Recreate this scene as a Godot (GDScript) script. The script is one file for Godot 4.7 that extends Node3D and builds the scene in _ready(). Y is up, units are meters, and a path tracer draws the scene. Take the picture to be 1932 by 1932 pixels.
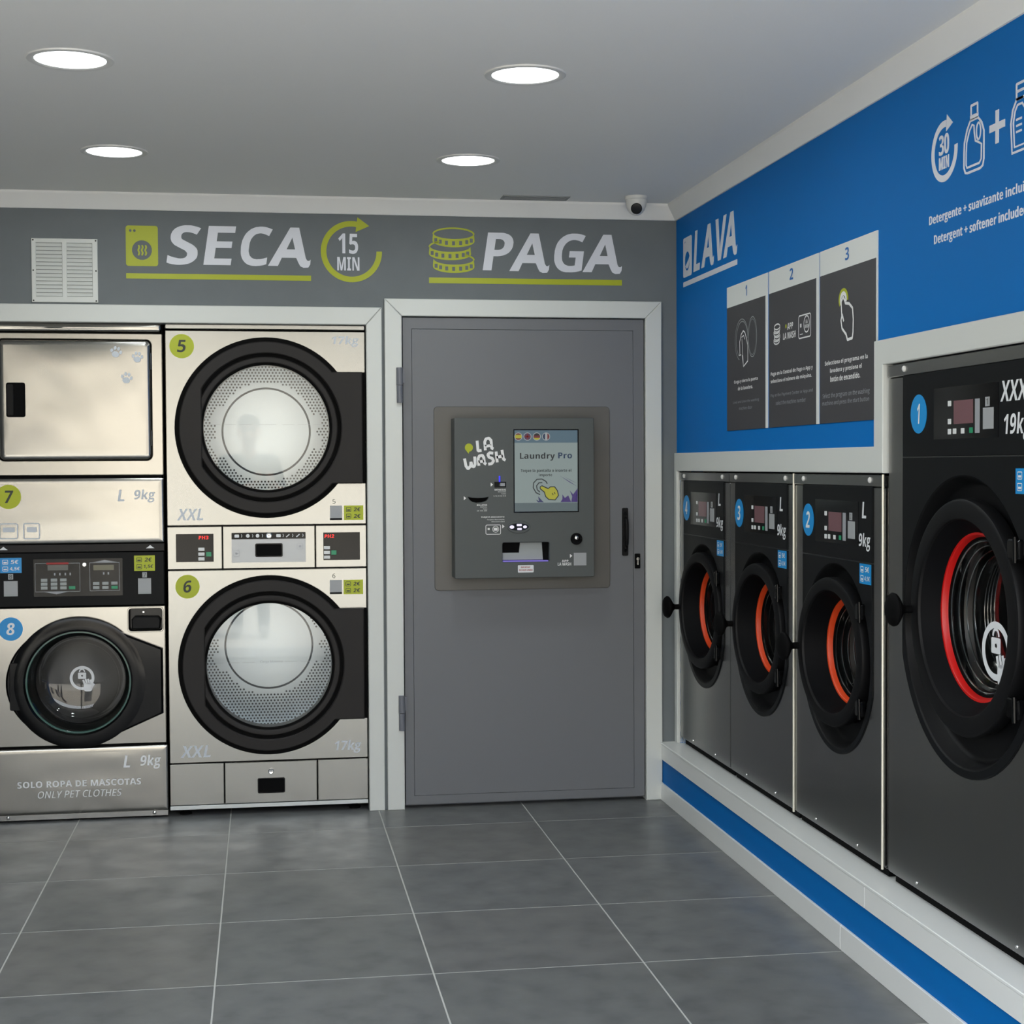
extends Node3D
# Self-service laundry: dryers and payment terminal on the back wall, dark washers along the blue right wall.
# Metres, y up. Back wall face z = 0, right wall face x = XR, floor y = 0; the shop front stands at z = 5.2.

const XR := 1.7205
const ZF := -0.018          # plane of the dryer and washer-dryer fronts
const H := 2.5

var M := {}
var bold: SystemFont
var plain_font: SystemFont
var names := {}


# ---------------------------------------------------------------- geometry collector
class Geo:
	var v := PackedVector3Array()
	var xf := Transform3D()

	func tri(a: Vector3, b: Vector3, c: Vector3) -> void:
		v.append(xf * a)
		v.append(xf * b)
		v.append(xf * c)

	func quad(a: Vector3, b: Vector3, c: Vector3, d: Vector3) -> void:
		tri(a, b, c)
		tri(a, c, d)

	func loop3(p: PackedVector2Array, z: float) -> PackedVector3Array:
		var o := PackedVector3Array()
		for q in p:
			o.append(Vector3(q.x, q.y, z))
		return o

	func band(a: PackedVector3Array, b: PackedVector3Array) -> void:
		var n := a.size()
		for i in n:
			var j := (i + 1) % n
			quad(a[i], a[j], b[j], b[i])

	func face(p: PackedVector2Array, z: float, up := true) -> void:
		var t := Geometry2D.triangulate_polygon(p)
		for i in range(0, t.size(), 3):
			var a := p[t[i]]
			var b := p[t[i + 1]]
			var c := p[t[i + 2]]
			if ((b - a).cross(c - a) > 0.0) != up:
				var s := b
				b = c
				c = s
			tri(Vector3(a.x, a.y, z), Vector3(b.x, b.y, z), Vector3(c.x, c.y, z))

	# a plate in x, y from z0 to z1 with holes and a chamfer of b on its front edges
	func plate(outline: PackedVector2Array, holes: Array, z0: float, z1: float, b := 0.0, back := false) -> void:
		var o := Geo.ccw(outline)
		var front := Geo.inset(o, b)
		if b > 0.0:
			band(loop3(o, z0), loop3(o, z1 - b))
			band(loop3(o, z1 - b), loop3(front, z1))
		elif z1 > z0:
			band(loop3(o, z0), loop3(o, z1))
		var joined := front
		var rear := o
		for h in holes:
			var hc := Geo.ccw(h)
			hc.reverse()
			var hf := Geo.inset(hc, b)
			if b > 0.0:
				band(loop3(hc, z0), loop3(hc, z1 - b))
				band(loop3(hc, z1 - b), loop3(hf, z1))
			elif z1 > z0:
				band(loop3(hc, z0), loop3(hc, z1))
			joined = Geo.bridge(joined, hf)
			rear = Geo.bridge(rear, hc)
		face(joined, z1)
		if back:
			face(rear, z0, false)

	func box(a: Vector3, b: Vector3, bevel := 0.0) -> void:
		if bevel <= 0.0:
			var p := PackedVector2Array([Vector2(a.x, a.y), Vector2(b.x, a.y), Vector2(b.x, b.y), Vector2(a.x, b.y)])
			band(loop3(p, a.z), loop3(p, b.z))
			face(p, b.z)
			face(p, a.z, false)
			return
		var o := Geo.rrect(a.x, a.y, b.x, b.y, bevel, 1)
		var i := Geo.inset(o, bevel * 0.7)
		band(loop3(i, a.z), loop3(o, a.z + bevel * 0.7))
		band(loop3(o, a.z + bevel * 0.7), loop3(o, b.z - bevel * 0.7))
		band(loop3(o, b.z - bevel * 0.7), loop3(i, b.z))
		face(i, b.z)
		face(i, a.z, false)

	# revolve (radius, z) points about the z axis through c
	func lathe(profile: Array, c := Vector3.ZERO, n := 64) -> void:
		for k in profile.size() - 1:
			var p: Vector2 = profile[k]
			var q: Vector2 = profile[k + 1]
			for i in n:
				var a0 := TAU * i / n
				var a1 := TAU * (i + 1) / n
				var d0 := Vector3(cos(a0), sin(a0), 0)
				var d1 := Vector3(cos(a1), sin(a1), 0)
				var A := c + d0 * p.x + Vector3(0, 0, p.y)
				var B := c + d1 * p.x + Vector3(0, 0, p.y)
				var C := c + d1 * q.x + Vector3(0, 0, q.y)
				var D := c + d0 * q.x + Vector3(0, 0, q.y)
				if p.x > 0.0001:
					tri(A, B, C)
				if q.x > 0.0001:
					tri(A, C, D)

	func tube(pts: Array, r: float, n := 8, caps := true) -> void:
		var rings := []
		for i in pts.size():
			var t: Vector3 = (pts[mini(i + 1, pts.size() - 1)] - pts[maxi(i - 1, 0)]).normalized()
			var side := t.cross(Vector3.UP if absf(t.y) < 0.9 else Vector3.RIGHT).normalized()
			var up := side.cross(t)
			var ring := PackedVector3Array()
			for k in n:
				var a := TAU * k / n
				ring.append(pts[i] + (side * cos(a) + up * sin(a)) * r)
			rings.append(ring)
		for i in rings.size() - 1:
			band(rings[i], rings[i + 1])
		if caps:
			for k in range(1, n - 1):
				tri(rings[0][0], rings[0][k + 1], rings[0][k])
				var l: PackedVector3Array = rings[-1]
				tri(l[0], l[k], l[k + 1])

	# a line of width w through 2D points, round ends, from z0 to z1
	func stroke(pts: Array, w: float, z0: float, z1: float, closed := false, n := 5) -> void:
		var src := PackedVector2Array(pts)
		if closed:
			var many := src.size()
			var outer := PackedVector2Array()
			var inner := PackedVector2Array()
			for i in many:
				var t := (src[(i + 1) % many] - src[(i + many - 1) % many]).normalized()
				var s := Vector2(t.y, -t.x) * w * 0.5
				outer.append(src[i] + s)
				inner.append(src[i] - s)
			for i in many:
				var j := (i + 1) % many
				quad(Vector3(outer[i].x, outer[i].y, z1), Vector3(outer[j].x, outer[j].y, z1), Vector3(inner[j].x, inner[j].y, z1), Vector3(inner[i].x, inner[i].y, z1))
			if z1 > z0:
				band(loop3(outer, z0), loop3(outer, z1))
				inner.reverse()
				band(loop3(inner, z0), loop3(inner, z1))
			return
		var polys := Geometry2D.offset_polyline(src, w * 0.5, Geometry2D.JOIN_ROUND, Geometry2D.END_ROUND)
		var outers := []
		var holes := []
		for q in polys:
			if Geometry2D.is_polygon_clockwise(q):
				holes.append(q)
			else:
				outers.append(q)
		for o in outers:
			plate(o, holes if outers.size() == 1 else [], z0, z1)

	# text, stretched to the box x0..x1, y0..y1 (x1 <= x0: natural width), leaning by shear
	func text(s: String, font: Font, x0: float, y0: float, x1: float, y1: float, z0: float, z1 := -9.0, shear := 0.0, step := 6.0) -> void:
		var tm := TextMesh.new()
		tm.font = font
		tm.text = s
		tm.font_size = 64
		tm.pixel_size = 0.01
		tm.curve_step = step
		tm.depth = 0.1 if z1 > z0 else 0.0
		var arr := tm.get_mesh_arrays()
		var vs: PackedVector3Array = arr[Mesh.ARRAY_VERTEX]
		var ix: PackedInt32Array = arr[Mesh.ARRAY_INDEX]
		if ix.is_empty():
			ix = PackedInt32Array(range(vs.size()))
		var lo := Vector3.INF
		var hi := -Vector3.INF
		for q in vs:
			lo = lo.min(q)
			hi = hi.max(q)
		var sy := (y1 - y0) / (hi.y - lo.y)
		var lean := shear * (y1 - y0)
		var sx := sy if x1 <= x0 else (x1 - x0 - absf(lean)) / (hi.x - lo.x)
		for i in range(0, ix.size(), 3):
			var t := []
			for k in [0, 2, 1]:
				var q := vs[ix[i + k]]
				var y := (q.y - lo.y) * sy
				var z := z0 if z1 <= z0 else (z1 if q.z > (lo.z + hi.z) * 0.5 else z0)
				t.append(Vector3(x0 + (q.x - lo.x) * sx + y * shear, y0 + y, z))
			tri(t[0], t[1], t[2])

	static func ccw(p: PackedVector2Array) -> PackedVector2Array:
		var o := p.duplicate()
		if Geometry2D.is_polygon_clockwise(o):
			o.reverse()
		return o

	# every vertex moved to its left by d, so a counter-clockwise loop shrinks and a clockwise one grows
	static func inset(p: PackedVector2Array, d: float) -> PackedVector2Array:
		if d == 0.0:
			return p
		var o := PackedVector2Array()
		var n := p.size()
		for i in n:
			var a := (p[i] - p[(i + n - 1) % n]).normalized()
			var b := (p[(i + 1) % n] - p[i]).normalized()
			var m := Vector2(-a.y, a.x) + Vector2(-b.y, b.x)
			o.append(p[i] + m * (2.0 * d / maxf(m.length_squared(), 0.4)))
		return o

	static func bridge(o: PackedVector2Array, h: PackedVector2Array) -> PackedVector2Array:
		var best := INF
		var bi := 0
		var bj := 0
		for i in o.size():
			for j in h.size():
				var d := o[i].distance_squared_to(h[j])
				if d < best:
					best = d
					bi = i
					bj = j
		var r := PackedVector2Array()
		for i in bi + 1:
			r.append(o[i])
		for j in h.size() + 1:
			r.append(h[(bj + j) % h.size()])
		for i in range(bi, o.size()):
			r.append(o[i])
		return r

	static func rrect(x0: float, y0: float, x1: float, y1: float, r: float, n := 4) -> PackedVector2Array:
		var o := PackedVector2Array()
		for c in [[x1 - r, y0 + r, -PI / 2], [x1 - r, y1 - r, 0.0], [x0 + r, y1 - r, PI / 2], [x0 + r, y0 + r, PI]]:
			for k in n + 1:
				var a: float = c[2] + PI / 2 * k / n
				o.append(Vector2(c[0] + r * cos(a), c[1] + r * sin(a)))
		return o

	static func rect(x0: float, y0: float, x1: float, y1: float) -> PackedVector2Array:
		return PackedVector2Array([Vector2(x0, y0), Vector2(x1, y0), Vector2(x1, y1), Vector2(x0, y1)])

	static func circle(cx: float, cy: float, rx: float, n := 72, ry := -1.0, from := 0.0, to := TAU) -> PackedVector2Array:
		var o := PackedVector2Array()
		var whole := is_equal_approx(to - from, TAU)
		for i in (n if whole else n + 1):
			var a := from + (to - from) * i / n
			o.append(Vector2(cx + rx * cos(a), cy + (rx if ry < 0 else ry) * sin(a)))
		return o

	static func union(a: PackedVector2Array, b: PackedVector2Array) -> PackedVector2Array:
		var best := PackedVector2Array()
		for q in Geometry2D.merge_polygons(a, b):
			if q.size() > best.size():
				best = q
		return best

	static func common(a: PackedVector2Array, b: PackedVector2Array) -> PackedVector2Array:
		var r := Geometry2D.intersect_polygons(a, b)
		return r[0] if r.size() else a

	func mesh(crease := 38.0) -> ArrayMesh:
		var n := v.size()
		var fn := PackedVector3Array()
		fn.resize(n / 3)
		var at := {}
		for i in n / 3:
			fn[i] = (v[i * 3 + 1] - v[i * 3]).cross(v[i * 3 + 2] - v[i * 3])
		var nor := PackedVector3Array()
		nor.resize(n)
		if crease > 0.0:
			for i in n:
				var key := Vector3i((v[i] * 20000.0).round())
				if not at.has(key):
					at[key] = PackedInt32Array()
				at[key].append(i / 3)
		var lim := cos(deg_to_rad(crease))
		var unit := PackedVector3Array()
		for f in fn:
			unit.append(f.normalized())
		var pos := PackedVector3Array()
		pos.resize(n)
		for i in n:
			var own := i / 3
			var s := unit[own]
			if crease > 0.0:
				s = Vector3.ZERO
				var u := unit[own]
				for k in at[Vector3i((v[i] * 20000.0).round())]:
					if unit[k].dot(u) > lim:
						s += fn[k]
				s = s.normalized()
				if s == Vector3.ZERO:
					s = u
			var to: int = own * 3 + [0, 2, 1][i % 3]
			pos[to] = v[i]
			nor[to] = s
		var arr := []
		arr.resize(Mesh.ARRAY_MAX)
		arr[Mesh.ARRAY_VERTEX] = pos
		arr[Mesh.ARRAY_NORMAL] = nor
		var m := ArrayMesh.new()
		m.add_surface_from_arrays(Mesh.PRIMITIVE_TRIANGLES, arr)
		return m


# ---------------------------------------------------------------- nodes
func numbered(called: String) -> String:
	names[called] = names.get(called, 0) + 1
	return called if names[called] == 1 else "%s_%03d" % [called, names[called] - 1]

func tag(o: Node3D, label: String, category := "", group := "", kind := "") -> Node3D:
	if label: o.set_meta("label", label)
	if category: o.set_meta("category", category)
	if group: o.set_meta("group", group)
	if kind: o.set_meta("kind", kind)
	return o

func thing(called: String, label: String, category: String, at := Vector3.ZERO, turn := 0.0, group := "") -> Node3D:
	var o := Node3D.new()
	o.name = numbered(called)
	add_child(o)
	o.position = at
	o.rotation.y = turn
	tag(o, label, category, group)
	return o

func structure(called: String, g: Geo, m: Material, label := "") -> MeshInstance3D:
	var o := add(called, g, m, self)
	tag(o, label, "", "", "structure")
	return o

func add(called: String, g: Geo, m: Material, parent: Node3D, label := "", crease := 38.0) -> MeshInstance3D:
	var o := MeshInstance3D.new()
	o.name = called
	var am := g.mesh(crease)
	am.surface_set_material(0, m)
	o.mesh = am
	parent.add_child(o, true)
	if label: o.set_meta("label", label)
	return o

func geo(xf := Transform3D()) -> Geo:
	var g := Geo.new()
	g.xf = xf
	return g

func away(p: Vector3) -> Geo:
	return geo(Transform3D(Basis(), -p))


# ---------------------------------------------------------------- materials
func mat(key: String, color: Color, rough := 0.5, metal := 0.0, spec := 0.5) -> StandardMaterial3D:
	var m := StandardMaterial3D.new()
	m.resource_name = key
	m.albedo_color = color
	m.roughness = rough
	m.metallic = metal
	m.metallic_specular = spec
	M[key] = m
	return m

func noise_tex(seed_: int, freq: float, ramp: Array, octaves := 4, size := 512, as_normal := false, bump := 4.0) -> NoiseTexture2D:
	var n := FastNoiseLite.new()
	n.seed = seed_
	n.noise_type = FastNoiseLite.TYPE_SIMPLEX_SMOOTH
	n.frequency = freq
	n.fractal_octaves = octaves
	var t := NoiseTexture2D.new()
	t.width = size
	t.height = size
	t.seamless = true
	t.noise = n
	if as_normal:
		t.as_normal_map = true
		t.bump_strength = bump
	elif ramp.size():
		var g := Gradient.new()
		g.offsets = PackedFloat32Array(ramp.map(func(r): return r[0]))
		g.colors = PackedColorArray(ramp.map(func(r): return r[1]))
		t.color_ramp = g
	return t

func grey(x: float) -> Color:
	return Color(x, x, x)

func triplanar(m: StandardMaterial3D, scale: Vector3, world := false) -> void:
	m.uv1_triplanar = true
	m.uv1_world_triplanar = world
	m.uv1_scale = scale
	m.uv1_triplanar_sharpness = 6.0

func glow(key: String, color: Color, energy: float) -> StandardMaterial3D:
	var m := mat(key, Color(0.05, 0.05, 0.05), 0.4)
	m.emission_enabled = true
	m.emission = color
	m.emission_energy_multiplier = energy
	return m

func materials() -> void:
	bold = SystemFont.new()
	bold.font_names = PackedStringArray(["Droid Sans"])
	bold.font_weight = 700
	plain_font = SystemFont.new()
	plain_font.font_names = PackedStringArray(["Droid Sans"])
	# paint and plaster
	var m := mat("ceiling_paint", Color(0.93, 0.93, 0.92), 0.9)
	m = mat("grey_paint", Color(0.43, 0.453, 0.463), 0.75)
	m.albedo_texture = noise_tex(3, 0.012, [[0.0, grey(0.96)], [1.0, grey(1.0)]], 5)
	triplanar(m, Vector3.ONE * 0.9, true)
	m = mat("blue_paint", Color(0.0, 0.42, 0.72), 0.6, 0.0, 0.25)
	mat("white_lacquer", Color(0.815, 0.825, 0.81), 0.38)
	mat("white_tile", Color(0.91, 0.915, 0.905), 0.3)
	mat("white_vinyl", Color(0.86, 0.87, 0.9), 0.5)
	mat("white_print", Color(0.9, 0.9, 0.9), 0.5)
	mat("dim_print", Color(0.6, 0.61, 0.63), 0.5)
	mat("pale_blue_print", Color(0.77, 0.795, 0.83), 0.45)
	mat("lime", Color(0.66, 0.69, 0.09), 0.5)
	mat("lime_badge", Color(0.67, 0.71, 0.06), 0.45)
	mat("cyan_badge", Color(0.02, 0.55, 0.82), 0.4)
	mat("ink", Color(0.22, 0.24, 0.2), 0.6)
	mat("dark_cap", Color(0.05, 0.05, 0.05), 0.5)
	mat("poster_black", Color(0.235, 0.23, 0.245), 0.55)
	mat("poster_white", Color(0.86, 0.87, 0.86), 0.5)
	mat("poster_blue", Color(0.05, 0.4, 0.7), 0.5)
	mat("door_paint", Color(0.42, 0.427, 0.442), 0.5)
	mat("hinge_paint", Color(0.42, 0.43, 0.46), 0.4)
	mat("kiosk_paint", Color(0.29, 0.308, 0.308), 0.5)
	m = mat("surround_steel", Color(0.385, 0.378, 0.365), 0.5, 0.55)
	mat("black_plastic", Color(0.06, 0.06, 0.065), 0.5, 0.0, 0.3)
	mat("black_gloss", Color(0.03, 0.031, 0.035), 0.14, 0.0, 0.32)
	mat("black_matt", Color(0.035, 0.035, 0.038), 0.7, 0.0, 0.2)
	mat("fascia_black", Color(0.07, 0.075, 0.082), 0.4, 0.0, 0.22)
	mat("door_grey", Color(0.165, 0.157, 0.154), 0.5, 0.0, 0.3)
	mat("rubber_black", Color(0.03, 0.03, 0.03), 0.6, 0.0, 0.18)
	mat("inside_dark", Color(0.05, 0.05, 0.05), 0.9, 0.0, 0.1)
	mat("funnel_black", Color(0.045, 0.047, 0.055), 0.6, 0.0, 0.2)
	mat("code_grey", Color(0.62, 0.63, 0.64), 0.5)
	mat("orange_gasket", Color(0.86, 0.27, 0.08), 0.45)
	mat("red_gasket", Color(0.78, 0.07, 0.055), 0.4)
	mat("chrome", Color(0.85, 0.85, 0.84), 0.12, 1.0)
	mat("button_white", Color(0.85, 0.86, 0.86), 0.4)
	mat("button_green", Color(0.1, 0.55, 0.38), 0.4)
	mat("lcd_pink", Color(0.45, 0.31, 0.33), 0.25)
	mat("lcd_grey", Color(0.22, 0.24, 0.23), 0.2)
	mat("lcd_olive", Color(0.3, 0.3, 0.2), 0.2)
	mat("silver_plate", Color(0.66, 0.67, 0.68), 0.4, 0.4)
	mat("label_white", Color(0.88, 0.89, 0.9), 0.5)
	mat("label_grey", Color(0.6, 0.62, 0.62), 0.5)
	mat("aluminium_strip", Color(0.75, 0.77, 0.77), 0.35, 0.6)
	mat("teal_edge", Color(0.2, 0.34, 0.31), 0.15)
	mat("camera_white", Color(0.85, 0.85, 0.84), 0.35)
	mat("diffuser_grey", Color(0.55, 0.56, 0.56), 0.6)
	mat("red_print", Color(0.6, 0.1, 0.1), 0.5)
	# satin and polished steels
	for s in [["steel", Color(0.59, 0.59, 0.575), 0.26], ["wavy_steel", Color(0.58, 0.573, 0.553), 0.19], ["dark_steel", Color(0.57, 0.57, 0.565), 0.27]]:
		m = mat(s[0], s[1], s[2], 1.0)
	mat("edge_glint_cream", Color(0.93, 0.91, 0.85), 0.3, 0.35)  # pale cream, half diffuse: a highlight put into the colour
	m = mat("drum_zinc", Color(0.74, 0.775, 0.79), 0.34, 0.85)
	m = mat("drum_steel", Color(0.5, 0.5, 0.49), 0.3, 1.0)
	mat("drum_grey_steel", Color(0.27, 0.27, 0.268), 0.35, 1.0)
	# floor tiles in four tones of grey stoneware
	for i in 4:
		m = mat("tile_%d" % i, [grey(0.455), Color(0.445, 0.45, 0.45), Color(0.465, 0.463, 0.458), Color(0.45, 0.455, 0.458)][i], 0.42)
		m.albedo_texture = noise_tex(20 + i, 0.008, [[0.0, grey(0.82)], [0.45, grey(0.93)], [0.62, Color(0.95, 0.95, 0.94)], [1.0, grey(1.0)]], 6, 1024)
		m.roughness = 1.0
		m.roughness_texture = noise_tex(30 + i, 0.01, [[0.0, grey(0.3)], [1.0, grey(0.46)]], 4)
		m.roughness_texture_channel = BaseMaterial3D.TEXTURE_CHANNEL_RED
		triplanar(m, Vector3.ONE * (0.7 + 0.07 * i), true)
		m.uv1_offset = Vector3(0.13 * i, 0.0, 0.31 * i)
	mat("grout", Color(0.74, 0.74, 0.72), 0.85)
	# glass
	for g in [["dryer_glass", Color(0.9, 0.93, 0.93, 0.06), 0.02], ["bowl_glass", Color(0.1, 0.13, 0.13, 0.05), 0.03], ["shop_glass", Color(0.9, 0.95, 0.94, 0.05), 0.01]]:
		m = mat(g[0], g[1], g[2], 0.0, 0.7)   # both faces of a pane reflect
		m.transparency = BaseMaterial3D.TRANSPARENCY_ALPHA
	# things that shine
	glow("lamp_glow", Color(0.98, 1.0, 1.0), 2.6)
	glow("red_digits", Color(1.0, 0.12, 0.1), 1.2)
	glow("blue_led", Color(0.12, 0.12, 1.0), 1.6)
	glow("slot_led", Color(0.9, 0.88, 1.0), 0.9)
	glow("tray_led", Color(0.45, 0.4, 0.75), 0.8)
	for s in [["screen_bg", Color(0.77, 0.85, 0.84)], ["screen_bar", Color(0.46, 0.6, 0.68)], ["screen_foot", Color(0.5, 0.58, 0.6)], ["screen_text", Color(0.1, 0.13, 0.16)], ["screen_blue", Color(0.1, 0.27, 0.45)], ["screen_soft", Color(0.45, 0.5, 0.5)], ["screen_yellow", Color(0.95, 0.94, 0.25)], ["screen_purple", Color(0.36, 0.25, 0.62)], ["screen_navy", Color(0.28, 0.3, 0.55)], ["screen_white", Color(0.9, 0.93, 0.93)], ["screen_red", Color(0.6, 0.2, 0.22)], ["screen_black", Color(0.06, 0.07, 0.08)]]:
		glow(s[0], s[1], 0.27)
	# street
	mat("pavement_stone", Color(0.72, 0.7, 0.66), 0.8)
	mat("facade", Color(0.84, 0.81, 0.76), 0.85)
	mat("facade_window", Color(0.2, 0.23, 0.26), 0.2)
	m = mat("person_colours", Color.WHITE, 0.75)
	m.vertex_color_use_as_albedo = true
	mat("anodised", Color(0.3, 0.31, 0.32), 0.4, 0.7)


# ---------------------------------------------------------------- the setting
const BACK := Transform3D.IDENTITY
var SIDE := Transform3D(Basis(Vector3(0, 0, 1), Vector3(0, 1, 0), Vector3(-1, 0, 0)), Vector3(XR, 0, 0))   # (z, y, out) on the right wall -> world

func frame_node(called: String, label: String) -> Node3D:
	var o := Node3D.new()
	o.name = called
	add_child(o)
	return tag(o, label, "", "", "structure")

func pts(a: Array) -> PackedVector2Array:
	var o := PackedVector2Array()
	for i in range(0, a.size(), 2):
		o.append(Vector2(a[i], a[i + 1]))
	return o

func shell() -> void:
	var g := geo()
	g.plate(pts([-2.3, 0, -1.14, 0, -1.14, 1.992, 0.42, 1.992, 0.42, 0, 0.56, 0, 0.56, 2.029, 1.586, 2.029, 1.586, 0, XR, 0, XR, H, -2.3, H]), [], -0.12, 0.0, 0.0, true)
	structure("wall_back", g, M.grey_paint, "grey painted back wall around the dryers and door")
	var wr := frame_node("wall_right", "blue painted wall above the dark washers")
	for q in [[-0.12, 1.69, 5.2, H], [-0.12, 1.388, 2.268, 1.69], [-0.12, 0.2435, 0.048, 1.388], [3.29, 0.2435, 5.2, 1.69]]:
		g = geo(SIDE)
		g.box(Vector3(q[0], q[1], -0.1), Vector3(q[2], q[3], 0.0))
		add("wall_section", g, M.blue_paint, wr)
	g = geo()
	g.box(Vector3(-2.42, -0.1, -1.42), Vector3(-2.3, 2.7, 5.2))
	structure("wall_left", g, M.grey_paint)
	g = geo()
	g.box(Vector3(-2.42, -0.1, -1.42), Vector3(2.92, 2.7, -1.3))
	g.box(Vector3(2.8, -0.1, -1.3), Vector3(2.92, 2.7, 5.2))
	g.box(Vector3(XR + 0.1, -0.1, 5.08), Vector3(2.8, 2.7, 5.2))
	g.box(Vector3(-2.3, 0.0, -1.3), Vector3(-1.2, 2.5, -1.25))
	structure("wall_rear", g, M.grey_paint)
	g = geo()
	g.box(Vector3(-2.42, H, -1.42), Vector3(2.92, 2.7, 5.2))
	structure("ceiling", g, M.ceiling_paint, "smooth white ceiling with round recessed lamps")
	g = geo()
	g.box(Vector3(-2.42, -0.14, -1.42), Vector3(2.92, -0.0007, 5.2))
	var fl := structure("floor", g, M.grout, "large grey stoneware tiles with pale grout")
	tiles(fl)
	# shop front: header, posts, fixed panes beside the open doorway
	g = geo()
	g.box(Vector3(-2.42, 2.38, 5.2), Vector3(2.92, 2.9, 5.34))
	g.box(Vector3(XR, -0.1, 5.2), Vector3(2.92, 2.38, 5.34))
	structure("wall_front", g, M.grey_paint)
	for w in [["window_1", -2.42, -1.3]]:
		var o := frame_node(w[0], "shop window beside the open doorway")
		var a: float = w[1]
		var b: float = w[2]
		g = geo()
		g.plate(Geo.rect(a, 0.0, b, 2.38), [Geo.rect(a + 0.06, 0.08, b - 0.06, 2.32)], 5.22, 5.28, 0.004, true)
		add("window_frame", g, M.anodised, o)
		g = geo()
		g.box(Vector3(a + 0.06, 0.08, 5.245), Vector3(b - 0.06, 2.32, 5.253))
		add("pane", g, M.shop_glass, o)
	g = geo()
	g.box(Vector3(-1.3, -0.003, 5.06), Vector3(XR, 0.012, 5.13), 0.004)
	g.box(Vector3(-1.3, -0.003, 5.24), Vector3(XR, 0.012, 5.32), 0.004)
	structure("door_threshold", g, M.anodised, "metal threshold rails of the open shop doorway")
	# street outside, seen only in the glass and the steel
	g = geo()
	g.box(Vector3(-16, -0.2, 5.2), Vector3(16, -0.004, 19.0))
	structure("pavement", g, M.pavement_stone)
	g = geo()
	g.box(Vector3(-16, -0.2, 19.0), Vector3(16, 4.6, 20.0))
	var f := structure("wall_street", g, M.facade, "pale facade across the street")
	for i in [0, 1, 2, 3, 5, 6, 7, 8]:
		g = geo()
		g.box(Vector3(-15 + i * 3.4, 0.1, 18.96), Vector3(-13.6 + i * 3.4, 2.3, 19.01), 0.02)
		add("shutter", g, M.facade_window, f)

func tiles(fl: Node3D) -> void:
	var x0 := -0.745
	var z0 := 0.324
	var k := 0
	for i in range(-3, 5):
		for j in range(-1, 9):
			var a := Vector2(x0 + i * 0.6 + 0.002, z0 + j * 0.6 + 0.002)
			var b := a + Vector2(0.596, 0.596)
			a = a.max(Vector2(-2.3, -0.27))
			b = b.min(Vector2(1.66, 5.19))
			if b.x - a.x < 0.02 or b.y - a.y < 0.02:
				continue
			var g := geo(Transform3D(Basis(Vector3(1, 0, 0), Vector3(0, 0, -1), Vector3(0, 1, 0)), Vector3.ZERO))
			g.box(Vector3(a.x, -b.y, -0.012), Vector3(b.x, -a.y, 0.0), 0.0015)
			k += 1
			add("tile", g, M["tile_%d" % [(i * 3 + j * 5 + 40 + (i * j & 1)) % 4]], fl, "", 0.0)

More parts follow.
